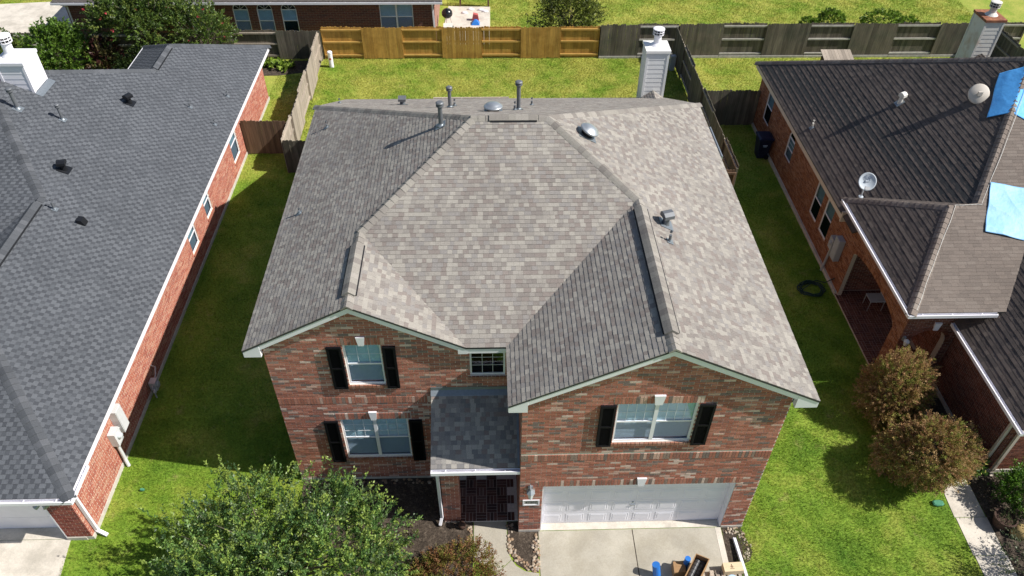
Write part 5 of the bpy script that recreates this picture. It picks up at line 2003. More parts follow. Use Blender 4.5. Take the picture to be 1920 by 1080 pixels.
for yy in (-0.24, 0.24):
    b = MB()
    b.lathe((x0 + 0.2, y0 + yy - 0.03, 0.11), [(0.11, 0), (0.11, 0.06)], 14, (0, 1, 0))
    b.build('wheel', M['blackpipe'], bn)
b = MB()
b.box(x0 - 0.10, x0 + 0.10, y0 - 0.312, y0 - 0.29, 0.72, 0.76)
b.box(x0 - 0.07, x0 + 0.07, y0 - 0.312, y0 - 0.29, 0.67, 0.69)
b.build('sticker', M['pblue'], bn)

# ================================================================== FENCES
def board_mesh(h, w_, t):
    """dog-eared fence board, 12 sides"""
    e = 0.03
    mb = MB()
    mb.prism([Vv(0, 0, 0), Vv(w_, 0, 0), Vv(w_, 0, h - e), Vv(w_ - e, 0, h), Vv(e, 0, h), Vv(0, 0, h - e)], (0, t, 0))
    me = bpy.data.meshes.new('board')
    me.from_pydata(mb.v, [], mb.f)
    return me


def fence(name, label, p0, p1, h, wood, rail, near, seg=2.35, start=0, alternate=True, group='wooden board fences', gap=0.006, bw=0.14, kick=None, hj=0.045, z0=0.04):
    """run of vertical boards on rails; `near` is the side (a vector) seen from the camera; panels alternate between boards in
    front of the rails and boards behind them"""
    p0, p1, near = Vector((*p0, 0)), Vector((*p1, 0)), Vector((*near, 0)).normalized()
    d = p1 - p0
    Lg = d.length
    d.normalize()
    t_ = thing(name, label, 'fence', (p0 + p1) / 2, group)
    rnd = random.Random(int(Lg * 1000) + start)
    n = max(1, round(Lg / seg))
    sl = Lg / n
    meshes = []
    for k in range(4):
        me = board_mesh(h - 0.012 * k, bw - gap, 0.018)
        me.materials.append(M[wood])
        meshes.append(me)
    side0 = near.cross(d).z
    for i in range(n):
        front = alternate and (i + start) % 2 == 1
        nb = round(sl / bw)
        off = near * (0.055 if front else -0.037)
        for k in range(nb):
            q = p0 + d * (i * sl + k * sl / nb) + off
            o = bpy.data.objects.new('board', meshes[rnd.choice((0, 0, 1, 2, 3))])
            C.objects.link(o)
            par(o, t_)
            nx = d
            ny = Vector((-d.y, d.x, 0))
            o.matrix_basis = Matrix(((nx.x, ny.x, 0, q.x), (nx.y, ny.y, 0, q.y), (0, 0, 1, q.z + z0 + rnd.uniform(-hj, hj) * 0.5), (0, 0, 0, 1))) @ Matrix.Rotation(rnd.uniform(-0.004, 0.004), 4, 'Y') @ Matrix.Diagonal(((sl / nb - 0.003) / (bw - gap), 1, 1, 1))
        for z in (0.16, h * 0.52, h - 0.17):
            mb = MB()
            a = p0 + d * (i * sl + 0.02) + Vector((0, 0, z))
            mb.obox(a - near * 0.018, d * (sl - 0.04), near * 0.05 if True else 0, Vector((0, 0, 0.088)))
            mb.build('rail', M[rail], t_)
        if kick:
            mb = MB()
            mb.obox(p0 + d * (i * sl + 0.01) + near * 0.076 + Vector((0, 0, 0.0)), d * (sl - 0.02), near * 0.03, Vector((0, 0, 0.13)))
            mb.build('kickboard', M[kick], t_)
    for i in range(n + 1):
        q = p0 + d * (i * sl)
        mb = MB()
        mb.box(q.x - 0.042, q.x + 0.042, q.y - 0.017 - 0.042 * 0, q.y + 0.03, 0, h - 0.1)
        mb.build('post', M[wood], t_)
    return t_


fence('board_fence', 'honey-stained new cedar fence across the back of the lawn', (-9.15, 27.4), (5.2, 27.4), 1.70, 'wood_o', 'wood_ol', (0, -1), seg=2.05, start=0)
fence('board_fence', 'grey weathered fence from honey fence end to rear chimney corner', (5.22, 27.4), (9.28, 27.4), 1.82, 'wood_g', 'wood_gr', (0, -1), seg=2.05, start=1, kick='wood_gr')
fence('board_fence', 'long grey weathered fence behind the right neighbour lawn with pale rails', (9.32, 27.4), (27.6, 27.4), 1.84, 'wood_g', 'wood_gr', (0, -1), seg=2.27, start=1, kick='wood_gr')
fence('board_fence', 'dark weathered fence section in shadow behind the left neighbour', (-16.0, 27.4), (-9.2, 27.4), 1.55, 'wood_g', 'wood_l', (0, -1), seg=2.25, start=1)
fence('board_fence', 'grey weathered fence behind the crape myrtle and white chimney', (-30.0, 27.4), (-16.03, 27.4), 1.45, 'wood_g', 'wood_gr', (0, -1), seg=2.3, start=0)
fence('board_fence', 'bleached zigzag fence between left neighbour yard and main lawn', (-9.28, 27.2), (-9.18, 17.0), 1.60, 'wood_l', 'wood_l', (1, 0), seg=2.04, start=0)
fence('board_fence', 'short brown fence joining salmon brick wall to the side fence', (-11.2, 18.45), (-9.3, 18.45), 1.65, 'wood_b', 'wood_l', (0, -1), seg=1.9, start=1)
fence('board_fence', 'short dark fence joining two-storey house to the left side fence', (-9.15, 16.95), (-6.1, 16.95), 1.62, 'wood_g', 'wood_l', (0, -1), seg=1.5, start=1)
fence('board_fence', 'dark side fence running past the rear chimney to the right neighbour', (9.15, 27.2), (9.15, 14.55), 1.78, 'wood_g', 'wood_l', (-1, 0), seg=2.1, start=1)
fence('board_fence', 'short dark grey fence joining side fence to orange brick wall', (9.22, 20.55), (11.66, 20.55), 1.80, 'wood_g', 'wood_l', (0, -1), seg=2.4, start=1)
fence('board_fence', 'short brown fence with red inner face beside right eave', (6.1, 14.5), (9.1, 14.5), 1.60, 'wood_b', 'wood_b', (0, -1), seg=1.5, start=1)
fence('board_fence', 'dark fence at far right edge behind rusty chimney', (25.9, 20.0), (25.9, 27.3), 1.80, 'wood_g', 'wood_l', (-1, 0), seg=2.4, start=0)

# ================================================================== HOUSE BEHIND THE FENCE
bh_ = thing('brick_house', 'dark red brick house beyond the back fence with arched windows', 'house', (-13, 33, 0))
b = MB()
Ob = Vv(-22.4, 29.0, 0)
BW_ = [(22.4 - 6.28, 22.4 - 4.53, 0.86, 2.28), (22.4 - 16.2, 22.4 - 15.3, 0.8, 2.25)]
BA_ = [(22.4 - x - 0.40, 22.4 - x + 0.40, 0.75, 1.98, 0.34) for x in (13.5, 12.25, 11.0)]
wall_sheet(b, Ob, U, V, N, 0, 19.0, 0, lambda u: 2.5, BW_ + BA_, (), 0.12)
b.build('wall', M['bricktex_back'], bh_)
b = MB()
b.poly([(-3.4, 29.0, 0), (-3.4, 41, 0), (-3.4, 41, 2.5), (-3.4, 29.0, 2.5)])
b.poly([(-22.4, 41, 0), (-22.4, 29.0, 0), (-22.4, 29.0, 2.5), (-22.4, 41, 2.5)])
b.build('side_wall', brick_tex_mat("far_side_bricks", (0.34, 0.14, 0.10), (0.26, 0.10, 0.08), (0.4, 0.33, 0.28), 1, 0.21, 0.077), bh_)
for o in BW_:
    window(bh_, Ob, U, V, N, *o, units=2 if o[0] > 10 else 1, grids=False, setback=0.05)
for i, o in enumerate(BA_):
    f_ = window(bh_, Ob, U, V, N, o[0], o[1], o[2], o[3], units=1, grids=False, setback=0.05, low='glass_d' if i == 2 else 'screen')
    uc = (o[0] + o[1]) / 2
    po = [Ob + U * (uc + 0.40 * math.cos(t)) + V * (o[3] + 0.34 * math.sin(t)) - N * 0.05 for t in np.linspace(0, math.pi, 13)]
    pi_ = [Ob + U * (uc + 0.35 * math.cos(t)) + V * (o[3] + 0.01 + 0.29 * math.sin(t)) - N * 0.05 for t in np.linspace(0, math.pi, 13)]
    ah = MB()
    for k in range(12):
        ah.prism([po[k], po[k + 1], pi_[k + 1], pi_[k]], N * 0.03)
    for th in (math.pi / 4, math.pi / 2, 3 * math.pi / 4):
        e_ = Ob + U * (uc + 0.33 * math.cos(th)) + V * (o[3] + 0.27 * math.sin(th)) - N * 0.05
        s_ = Ob + U * uc + V * o[3] - N * 0.05
        ah.tube([s_ + N * 0.01, e_ + N * 0.01], 0.010, 4)
    ah.build('fanlight', M['white'], f_)
    ap = MB()
    ap.prism(pi_, N * 0.005)
    ap.build('fanlight_pane', M['dark'], f_)
b = MB()
b.box(-22.75, -3.0, 28.55, 28.58, 2.42, 2.60)
b.box(-22.75, -3.0, 28.581, 29.0, 2.42, 2.44)
b.build('fascia', M['white'], bh_)
gutter(bh_, (-22.8, 28.545, 2.46), (-2.95, 28.545, 2.46), (0, -1, 0))
downspout(bh_, [(-22.3, 28.5, 2.44), (-22.25, 28.9, 2.2), (-22.25, 28.9, 0.1)])
downspout(bh_, [(-3.5, 28.95, 2.44), (-3.42, 28.95, 0.1)], w=0.10, d=0.08)
PB1 = [Vv(-22.8, 28.52, 2.6), Vv(-2.95, 28.52, 2.6), Vv(-9.0, 34.6, 5.3), Vv(-16.8, 34.6, 5.3)]
PB2 = [Vv(-2.95, 28.52, 2.6), Vv(-2.95, 40.7, 2.6), Vv(-9.0, 34.6, 5.3)]
PB3 = [Vv(-22.8, 40.7, 2.6), Vv(-22.8, 28.52, 2.6), Vv(-16.8, 34.6, 5.3)]
PB4 = [Vv(-2.95, 40.7, 2.6), Vv(-22.8, 40.7, 2.6), Vv(-16.8, 34.6, 5.3), Vv(-9.0, 34.6, 5.3)]
roof_deck('roof', [PB1, PB2, PB3, PB4], bh_, mat('far_roof', (0.09, 0.08, 0.075), 0.95, 0.3, 12), 0.06)

# ================================================================== PLANTS
def leaf_quads(P, D, size, asp, cols, seed, up=0.35):
    """one bent diamond per leaf: P positions, D pointing directions, size lengths"""
    r = np.random.default_rng(seed)
    n = len(P)
    D = D / np.linalg.norm(D, axis=1, keepdims=True)
    R = r.normal(size=(n, 3))
    R[:, 2] += up
    S = np.cross(D, R)
    S /= np.linalg.norm(S, axis=1, keepdims=True) + 1e-9
    Nn = np.cross(S, D)
    L_ = size[:, None]
    w_ = L_ * asp * 0.5
    v = np.empty((n, 4, 3))
    v[:, 0] = P
    v[:, 1] = P + D * L_ * 0.45 + S * w_ + Nn * L_ * 0.06
    v[:, 2] = P + D * L_
    v[:, 3] = P + D * L_ * 0.45 - S * w_ + Nn * L_ * 0.06
    return v.reshape(-1, 3), cols


def crown_leaves(name, m, parent, tw, per, size, asp, pal, wts, seed, spread=0.5, up=0.35, tipcol=None, jit=0.02, tone=0.25, tippart=0.3):
    """tw: (k,7) twigs: base xyz, direction xyz, length; leaves set along each twig"""
    r = np.random.default_rng(seed)
    tw = np.asarray(tw)
    k = len(tw)
    n = k * per
    idx = np.repeat(np.arange(k), per)
    t = r.random(n) ** 0.8
    d = tw[idx, 3:6]
    d = d / (np.linalg.norm(d, axis=1, keepdims=True) + 1e-9)
    P = tw[idx, 0:3] + d * (t * tw[idx, 6])[:, None] + r.normal(size=(n, 3)) * jit
    D = d + r.normal(size=(n, 3)) * spread
    sz = size * r.uniform(0.6, 1.25, n)
    pal = np.array(pal)
    pick = r.choice(len(pal), k, p=np.array(wts) / sum(wts))
    cols = pal[pick][idx] * r.uniform(1 - tone, 1 + tone, (n, 1)) * r.uniform(1 - tone * .6, 1 + tone * .6, (k, 1))[idx]
    if tipcol is not None:
        tips = (t > 1 - tippart) & (r.random(k)[idx] < 0.6)
        tc = np.array(tipcol)
        cols[tips] = tc * r.uniform(0.75, 1.2, (tips.sum(), 1))
    v, c = leaf_quads(P, D, sz, asp, cols, seed + 1, up)
    return np_mesh(name, v, 4, np.clip(c, 0, 1), m, parent)


def lumpy(dirs, seed, amp=0.25):
    r = np.random.default_rng(seed)
    K = r.normal(size=(7, 3)) * 2.2
    ph = r.uniform(0, 6.28, 7)
    return 1 + amp * np.sin(dirs @ K.T + ph).mean(axis=1) * 1.6


def dome_twigs(c, rad, n, seed, ln, inner=0.72, lump=0.22, zmin=-0.5, updir=0.35):
    r = np.random.default_rng(seed)
    d = r.normal(size=(n * 2, 3))
    d /= np.linalg.norm(d, axis=1, keepdims=True)
    d = d[d[:, 2] > zmin][:n]
    f = lumpy(d, seed, lump) * (inner + (1 - inner) * r.random(len(d)) ** 0.7)
    p = np.array(c) + d * np.array(rad) * f[:, None]
    dr = d + r.normal(size=d.shape) * 0.35
    dr[:, 2] += updir
    return np.concatenate([p, dr, (ln * r.uniform(0.5, 1.3, len(d)))[:, None]], axis=1)


def wood_of(parent, base, top, tips, r0=0.09, r1=0.012, seed=1, name='trunk', col='bark', extra=()):
    """tapered trunk with limbs bending out towards the tips; every piece is part of the one woody body"""
    rnd = random.Random(seed)
    base, top = Vector(base), Vector(top)
    mb = MB()
    mid = base.lerp(top, 0.5) + Vv(rnd.uniform(-.06, .06), rnd.uniform(-.06, .06), 0)
    mb.tube([base - Vv(0, 0, 0.05), base + Vv(0, 0, 0.05), mid, top], [r0 * 1.3, r0, r0 * .8, r0 * .6], 9)
    for tip in tips:
        tip = Vector(tip)
        s = base.lerp(top, rnd.uniform(0.45, 1.0))
        m1 = s.lerp(tip, 0.4) + Vv(rnd.uniform(-.12, .12), rnd.uniform(-.12, .12), rnd.uniform(0.02, 0.22))
        m2 = s.lerp(tip, 0.72) + Vv(rnd.uniform(-.1, .1), rnd.uniform(-.1, .1), rnd.uniform(0, 0.15))
        mb.tube([s, m1, m2, tip], [r0 * .34, r0 * .2, r0 * .11, min(r1, r0 * .06)], 5)
    return mb.build(name, M[col], parent, smooth=True)


def clumps(c, rad, nc, rc, per, seed, ln):
    """leafy clusters spread through the crown, with gaps between them"""
    r = np.random.default_rng(seed)
    out_ = []
    for k in range(nc):
        d = r.normal(size=3)
        d /= np.linalg.norm(d)
        if d[2] < -0.35:
            d[2] *= -0.5
        f = 0.35 + 0.65 * r.random() ** 0.5
        p = np.array(c) + d * np.array(rad) * f
        q = rc * r.uniform(0.6, 1.3)
        tw = dome_twigs(p, (q, q, q * 0.8), max(4, int(per * (q / rc) ** 2)), seed * 100 + k, ln * r.uniform(0.8, 1.2), 0.25, 0.2, -0.5, 0.45)
        tw[:, 3:6] += d * 0.5
        out_.append(tw)
    return np.concatenate(out_)


def tree(label, cat, base, h_trunk, c, rad, nb, nt, per, size, asp, pal, wts, seed, m='leaf', ln=0.45, group=None, r0=0.09, tipcol=None, inner=0.45,
         lump=0.3, name='tree', spread=0.55, zmin=-0.45, updir=0.35, tone=0.25, extra=None, tippart=0.3, col='bark', cl=None):
    t_ = thing(name, label, cat, base, group)
    tw = clumps(c, rad, cl[0], cl[1], nt // cl[0], seed, ln) if cl else dome_twigs(c, rad, nt, seed, ln, inner, lump, zmin, updir)
    if extra is not None:
        tw = np.concatenate([tw, extra])
    step = max(1, len(tw) // nb)
    wood_of(t_, base, (base[0] + (c[0] - base[0]) * .5, base[1] + (c[1] - base[1]) * .5, base[2] + h_trunk), [tuple(x[:3] + (x[:3] - np.array(c)) * -0.12) for x in tw[::step]], r0, seed=seed, col=col)
    crown_leaves('crown', M[m], t_, tw, per, size, asp, pal, wts, seed + 5, spread, tipcol=tipcol, tone=tone, tippart=tippart)
    return t_


# big tree at the front left: dark small glossy leaves, pale upright shoots
r_ = np.random.default_rng(21)
GP = [(0.095, 0.185, 0.05), (0.13, 0.235, 0.058), (0.17, 0.285, 0.068), (0.06, 0.12, 0.04), (0.23, 0.32, 0.07), (0.15, 0.215, 0.095)]
sh = []
for k in range(46):
    a = r_.uniform(0, 2 * math.pi)
    q = math.sqrt(r_.random())
    x, y = -5.95 + 2.5 * q * math.cos(a), -1.25 + 1.6 * q * math.sin(a)
    for j in range(3):
        sh.append([x + r_.normal() * .05, y + r_.normal() * .05, 2.45 + 0.45 * (1 - q * q) + r_.normal() * .1, r_.normal() * .35, r_.normal() * .35 + 0.12, 1.0, r_.uniform(0.4, 0.85)])
tree('large dark green small-leaved tree with pale upright shoots in front of lower window', 'tree', (-5.6, -1.6, 0), 1.5, (-5.75, -1.75, 1.75), (2.85, 2.25, 1.0), 110, 2200, 38, 0.072, 0.5, GP, [5, 5, 4, 4, 2, 3], 22, ln=0.5, r0=0.11, inner=0.35,
     lump=0.62, extra=np.array(sh), tipcol=(0.27, 0.36, 0.075), tippart=0.25, spread=0.6, cl=(74, 0.40))

# russet shrubs between the right neighbour and the lawn
RP = [(0.42, 0.25, 0.125), (0.37, 0.27, 0.10), (0.23, 0.26, 0.06), (0.44, 0.30, 0.15), (0.23, 0.13, 0.07), (0.32, 0.31, 0.085)]
RW = [5, 5, 3, 4, 2, 3]
def shoots(c, rad, n, seed, ln):
    r = np.random.default_rng(seed)
    d = r.normal(size=(n, 3))
    d /= np.linalg.norm(d, axis=1, keepdims=True)
    d[:, 2] = np.abs(d[:, 2]) * 0.9
    p = np.array(c) + d * np.array(rad) * 0.97
    dr = d + r.normal(size=d.shape) * 0.3
    dr[:, 2] += 0.5
    return np.concatenate([p, dr, (ln * r.uniform(.5, 1.2, n))[:, None]], axis=1)


for i, (c, rad) in enumerate((((11.38, 3.75, 0.92), (0.98, 0.95, 0.95)), ((11.47, 1.62, 1.0), (1.08, 1.02, 1.06)))):
    tree(['rounded russet and olive shrub nearest the arched porch', 'larger rounded russet and olive shrub beside the concrete path'][i], 'shrub', (c[0], c[1], 0), 0.5, c, rad, 60, 3200, 28, 0.052, 0.45, RP, RW, 40 + i, 'softleaf', 0.22,
         'russet shrubs beside the right neighbour', 0.04, None, 0.5, 0.5, 'shrub', 0.55, -0.75, 0.25, 0.28, shoots(c, rad, 50, 45 + i, 0.20))
# orange-green shrub by the front walk
tree('low rust-orange and yellow-green shrub beside the front path', 'shrub', (-1.75, -1.55, 0), 0.3, (-1.72, -1.6, 0.42), (1.25, 1.0, 0.5), 60, 900, 26, 0.05, 0.5,
     [(0.24, 0.115, 0.05), (0.20, 0.175, 0.035), (0.15, 0.17, 0.035), (0.28, 0.15, 0.075), (0.11, 0.06, 0.03), (0.22, 0.20, 0.05)], [5, 4, 3, 4, 2, 3], 51, 'softleaf', 0.26, None, 0.03, None, 0.55, 0.3, 'shrub', 0.6, -0.3, 0.25)
# wispy green weeds in the mulch bed
wd = []
r_ = np.random.default_rng(33)
for k in range(130):
    wd.append([r_.uniform(-4.4, -2.3), r_.uniform(-1.8, 0.2), 0.03, r_.normal() * .7, r_.normal() * .7, 0.7, r_.uniform(0.15, 0.4)])
wk = crown_leaves('weeds', M['leaf'], None, np.array(wd), 14, 0.07, 0.4, [(0.14, 0.2, 0.04), (0.2, 0.19, 0.07)], [2, 1], 34)
struct(wk, 'stuff')

# right neighbour's bed: bright green shrub, broad-leaved plant, potted plant, grey-green small tree
tree('bright green upright shrub in the dark mulch bed of the right neighbour', 'shrub', (13.75, 0.55, 0), 0.5, (13.85, 0.5, 0.5), (0.55, 0.6, 0.5), 40, 420, 26, 0.065, 0.5,
     [(0.09, 0.20, 0.02), (0.13, 0.26, 0.03), (0.06, 0.14, 0.02), (0.17, 0.30, 0.05)], [4, 4, 3, 2], 61, 'leaf', 0.35, None, 0.04, None, 0.4, 0.35, 'shrub', 0.5, -0.6, 0.8)
tree('broad-leaved dark green plant with yellow blooms at downspout foot', 'plant', (13.08, 1.75, 0), 0.25, (13.08, 1.75, 0.32), (0.33, 0.36, 0.32), 14, 80, 5, 0.17, 0.6,
     [(0.05, 0.11, 0.02), (0.07, 0.15, 0.025)], [1, 1], 62, 'leaf', 0.12, None, 0.02, (0.62, 0.62, 0.16), 0.5, 0.2, 'plant', 0.6, -0.2, 0.3, 0.2, None, 0.06)
pot = MB()
pot.lathe((13.12, -0.12, 0.0), [(0.20, 0), (0.27, 0.30), (0.30, 0.34), (0.30, 0.40), (0.26, 0.40), (0.25, 0.33), (0.02, 0.32)], 20)
tag(pot.build('plant_pot', M['terracotta']), 'round dark clay pot of soil beside the concrete path', 'plant pot')
tw = []
r_ = np.random.default_rng(35)
for k in range(26):
    tw.append([13.12 + r_.normal() * .1, -0.12 + r_.normal() * .1, 0.33, r_.normal() * .6, r_.normal() * .6, 0.8, r_.uniform(.15, .5)])
pp_ = crown_leaves('potted_plant', M['softleaf'], None, np.array(tw), 12, 0.06, 0.3, [(0.16, 0.15, 0.09), (0.11, 0.14, 0.06)], [1, 1], 36)
tag(pp_, 'straggly dry plant growing in the round dark clay pot', 'plant')
rk = MB()
rg = random.Random(4)
n = 9
rk.ring([[Vv(13.46 + a * math.cos(i * 6.283 / n) * rg.uniform(.85, 1.1), -0.42 + a * .8 * math.sin(i * 6.283 / n) * rg.uniform(.85, 1.1), z) for i in range(n)] for a, z in ((0.22, 0.0), (0.26, 0.14), (0.22, 0.28), (0.12, 0.36), (0.03, 0.37))], True, (0.40, 0.29, 0.13))
tag(rk.build('boulder', M['stone'], smooth=True), 'tan boulder with white top beside the clay pot', 'rock')
tree('grey-green small-leaved tree overhanging the path at the lower right corner', 'tree', (13.6, -1.9, 0), 0.9, (13.65, -1.75, 0.95), (1.25, 0.95, 0.5), 50, 380, 20, 0.06, 0.5,
     [(0.09, 0.12, 0.06), (0.13, 0.16, 0.085), (0.06, 0.085, 0.04), (0.17, 0.19, 0.11)], [4, 4, 3, 2], 64, 'leaf', 0.42, None, 0.06, None, 0.3, 0.4)

# trees at the back left
CP = [(0.095, 0.155, 0.028), (0.13, 0.19, 0.034), (0.07, 0.12, 0.026), (0.17, 0.22, 0.045), (0.06, 0.095, 0.025)]
CW_ = [5, 5, 4, 2, 3]
def with_blooms(t_, c, rad, n, seed, colr=(0.55, 0.07, 0.10)):
    tw = dome_twigs(c, rad, n, seed, 0.12, 0.9, 0.3)
    crown_leaves('blossom', M['softleaf'], t_, tw, 9, 0.07, 0.8, [colr, tuple(x * .7 for x in colr)], [2, 1], seed)
t1 = tree('tall wide crape myrtle with pink blossoms behind the blue-grey roof', 'tree', (-17.6, 26.4, 0), 1.6, (-17.4, 26.2, 2.55), (2.15, 1.7, 1.65), 80, 1300, 22, 0.13, 0.5, CP, CW_, 71, 'leaf', 0.5, 'trees in the left back yard', 0.09, None, 0.4, 0.4, cl=(70, 0.5))
with_blooms(t1, (-17.7, 26.3, 2.9), (2.0, 1.6, 1.4), 26, 72)
t2 = tree('smaller crape myrtle with open crown in front of arched windows', 'tree', (-14.6, 26.3, 0), 1.3, (-14.7, 26.2, 2.0), (1.35, 1.2, 1.1), 50, 420, 20, 0.11, 0.5, CP, CW_, 73, 'leaf', 0.5, 'trees in the left back yard', 0.06, None, 0.4, 0.45)
with_blooms(t2, (-14.8, 26.2, 2.3), (1.3, 1.1, 0.9), 10, 74)
tree('bright green leafy shrub right behind the white chimney', 'shrub', (-21.0, 24.9, 0), 0.9, (-21.0, 24.8, 1.55), (1.1, 1.1, 1.6), 50, 620, 20, 0.13, 0.6, [(0.10, 0.19, 0.025), (0.15, 0.25, 0.035), (0.07, 0.13, 0.02)], [4, 3, 3], 75, 'leaf', 0.45, None, 0.06, None, 0.45, 0.4, 'shrub')
tree('dark wine-red and yellow broad-leaved shrub between the green shrub and crape myrtle', 'shrub', (-19.3, 25.2, 0), 0.7, (-19.3, 25.0, 1.0), (0.75, 0.8, 1.05), 30, 240, 10, 0.22, 0.55, [(0.09, 0.035, 0.03), (0.12, 0.10, 0.04), (0.06, 0.06, 0.02), (0.2, 0.2, 0.07)], [4, 3, 3, 1], 77, 'leaf', 0.4, None, 0.04, None, 0.5, 0.4, 'shrub')
tree('very dark bushy shrub in shade behind the flat roof corner', 'shrub', (-16.9, 24.6, 0), 0.7, (-17.0, 24.3, 0.8), (1.9, 1.0, 0.9), 30, 420, 14, 0.13, 0.6, [(0.035, 0.06, 0.015), (0.05, 0.08, 0.02)], [1, 1], 78, 'leaf', 0.4, None, 0.05, None, 0.5, 0.3, 'shrub')
tree('dark green bush at the left edge behind the white chimney cap', 'shrub', (-24.0, 25.0, 0), 0.7, (-24.0, 25.0, 1.2), (1.0, 1.0, 1.2), 30, 360, 16, 0.13, 0.6, CP, CW_, 79, 'leaf', 0.4, None, 0.05, None, 0.5, 0.3, 'shrub')
# hostas by the shaded fence
tw = []
r_ = np.random.default_rng(81)
for k in range(60):
    tw.append([r_.uniform(-12.4, -10.7), r_.uniform(26.2, 26.9), 0.05, r_.normal() * .7, r_.normal() * .7, 0.7, r_.uniform(.1, .35)])
ho = crown_leaves('foliage_plants', M['leaf'], None, np.array(tw), 7, 0.24, 0.6, [(0.17, 0.26, 0.03), (0.24, 0.32, 0.06), (0.12, 0.2, 0.03)], [2, 2, 1], 82, up=1.2)
tag(ho, 'low clump of yellow-green broad leaves by the dark fence', 'plant')
# beyond the fence
tree('bushy olive-green tree right behind the honey fence end', 'tree', (3.75, 29.2, 0), 0.9, (3.75, 29.2, 1.55), (1.55, 1.1, 1.55), 60, 900, 18, 0.13, 0.35, [(0.10, 0.13, 0.022), (0.14, 0.175, 0.03), (0.065, 0.09, 0.018), (0.18, 0.20, 0.05)], [4, 4, 3, 2], 83, 'leaf', 0.5, None, 0.07, None, 0.4, 0.35, zmin=-0.9)
for i, (x, rx, lab) in enumerate(((17.15, 0.42, 'small clipped low hedge shrub left of the pair behind the grey fence'), (18.4, 0.72, 'rounded clipped hedge shrub, second from left behind the grey fence'), (21.2, 1.08, 'widest boxy clipped hedge shrub behind the grey fence'), (22.75, 0.42, 'small low hedge shrub right of the widest boxy one'))):
    hh = 0.48 if i in (0, 3) else 0.68
    tree(lab, 'shrub', (x, 30.0, 0), 0.4, (x, 30.0, hh), (rx, 0.6, hh * 1.0), 24, 360 if i in (1, 2) else 200, 20, 0.09, 0.6, [(0.16, 0.27, 0.025), (0.21, 0.33, 0.04), (0.09, 0.15, 0.02)], [3, 3, 2], 85 + i, 'leaf', 0.12, 'clipped shrubs behind the grey fence', 0.04, None, 0.75, 0.15, 'shrub', 0.6, -0.9, 0.2)

# ================================================================== SMALL THINGS
# white marker pipe and the utility pedestals
b = MB()
b.lathe((-8.69, 26.5, 0), [(0.115, 0), (0.115, 0.75), (0.125, 0.75), (0.125, 0.83), (0.10, 0.86), (0.02, 0.865)], 18)
wp = b.build('marker_post', M['white'])
tag(wp, 'thick white capped marker post with red patch in the back lawn corner', 'post')
b = MB()
n = 7
rg_ = [[Vv(-8.69 + 0.1165 * math.sin(t), 26.5 - 0.1165 * math.cos(t), z) for t in np.linspace(-0.5, 0.5, n)] for z in (0.44, 0.54)]
for i in range(n - 1):
    b.poly([rg_[0][i], rg_[0][i + 1], rg_[1][i + 1], rg_[1][i]])
lb_ = b.build('label', M['red'])
par(lb_, wp)
for x, y, h, m, lab in ((8.86, 26.0, 0.82, 'greybox', 'grey utility pedestal in the shaded fence corner beside the chimney'), (22.6, 22.6, 1.0, 'greenpost', 'pale green utility pedestal at right behind the rusty chimney')):
    if m == 'greenpost':
        M['greenpost'] = mat('pedestal_green', (0.40, 0.50, 0.44), 0.6, 0.05, 5)
    pd = thing('utility_pedestal', lab, 'utility post', (x, y, 0))
    b = MB()
    b.prism([Vv(x - .13, y - .11, 0), Vv(x + .13, y - .11, 0), Vv(x + .13, y + .11, 0), Vv(x - .13, y + .11, 0)], (0, 0, h * 0.9))
    b.build('housing', M[m], pd)
    b = MB()
    b.ring([[Vv(x - s, y - s * .85, z), Vv(x + s, y - s * .85, z), Vv(x + s, y + s * .85, z), Vv(x - s, y + s * .85, z)] for s, z in ((0.145, h * .9), (0.145, h * .96), (0.10, h))])
    b.build('cap', M[m], pd)

# dog house seen over the right roof
dh = thing('dog_house', 'small wooden hutch with pale sloping plank roof over the right roof edge', 'hutch', (17.2, 25.6, 0))
b = MB()
b.box(16.65, 17.95, 25.15, 26.25, 0, 0.62)
b.build('body', M['wood_b'], dh)
for k in range(9):
    b = MB()
    x0 = 16.52 + k * 0.172
    b.obox(Vv(x0, 24.98, 0.60), Vv(0.165, 0, 0), Vv(0, 1.3, 0.34), Vv(0, -0.006, 0.022))
    b.build('roof_board', M['wood_l'], dh)

# patio behind the far fence: kettle grill, worktable, toys, swing frame
gr = thing('kettle_grill', 'black round kettle barbecue on the sunny patio beyond the fence', 'barbecue', (-2.85, 31.0, 0))
b = MB()
b.lathe((-2.85, 31.0, 0.62), [(0.05, 0), (0.2, 0.05), (0.29, 0.17), (0.30, 0.26)], 20)
b.build('bowl', M['grill'], gr, smooth=True)
b = MB()
b.lathe((-2.85, 31.0, 0.88), [(0.305, 0), (0.29, 0.10), (0.2, 0.22), (0.06, 0.28), (0.03, 0.30), (0.02, 0.32)], 20)
b.build('lid', M['grill'], gr, smooth=True)
for a in (0.3, 2.4, 4.5):
    b = MB()
    b.tube([(-2.85 + .15 * math.cos(a), 31.0 + .15 * math.sin(a), 0.68), (-2.85 + .3 * math.cos(a), 31.0 + .3 * math.sin(a), 0.02)], 0.014, 6)
    b.build('leg', M['steel'], gr)
ct = thing('grill_cart', 'low green and grey garden cart next to the black kettle barbecue', 'cart', (-2.75, 30.3, 0))
b = MB()
b.box(-3.05, -2.55, 30.05, 30.55, 0.45, 0.52)
b.build('tray', M['offwhite'], ct)
b = MB()
b.box(-3.02, -2.5, 30.0, 30.5, 0.16, 0.40)
b.build('tub', M['hose'], ct)
for yy in (30.1, 30.45):
    for xx in (-3.0, -2.58):
        b = MB()
        b.tube([(xx, yy, 0.02), (xx, yy, 0.45)], 0.016, 6)
        b.build('leg', M['steel'], ct)
ty = thing('toy_slide', 'red plastic toy seat with blue base on the sunny patio', 'toy', (-1.3, 31.9, 0))
b = MB()
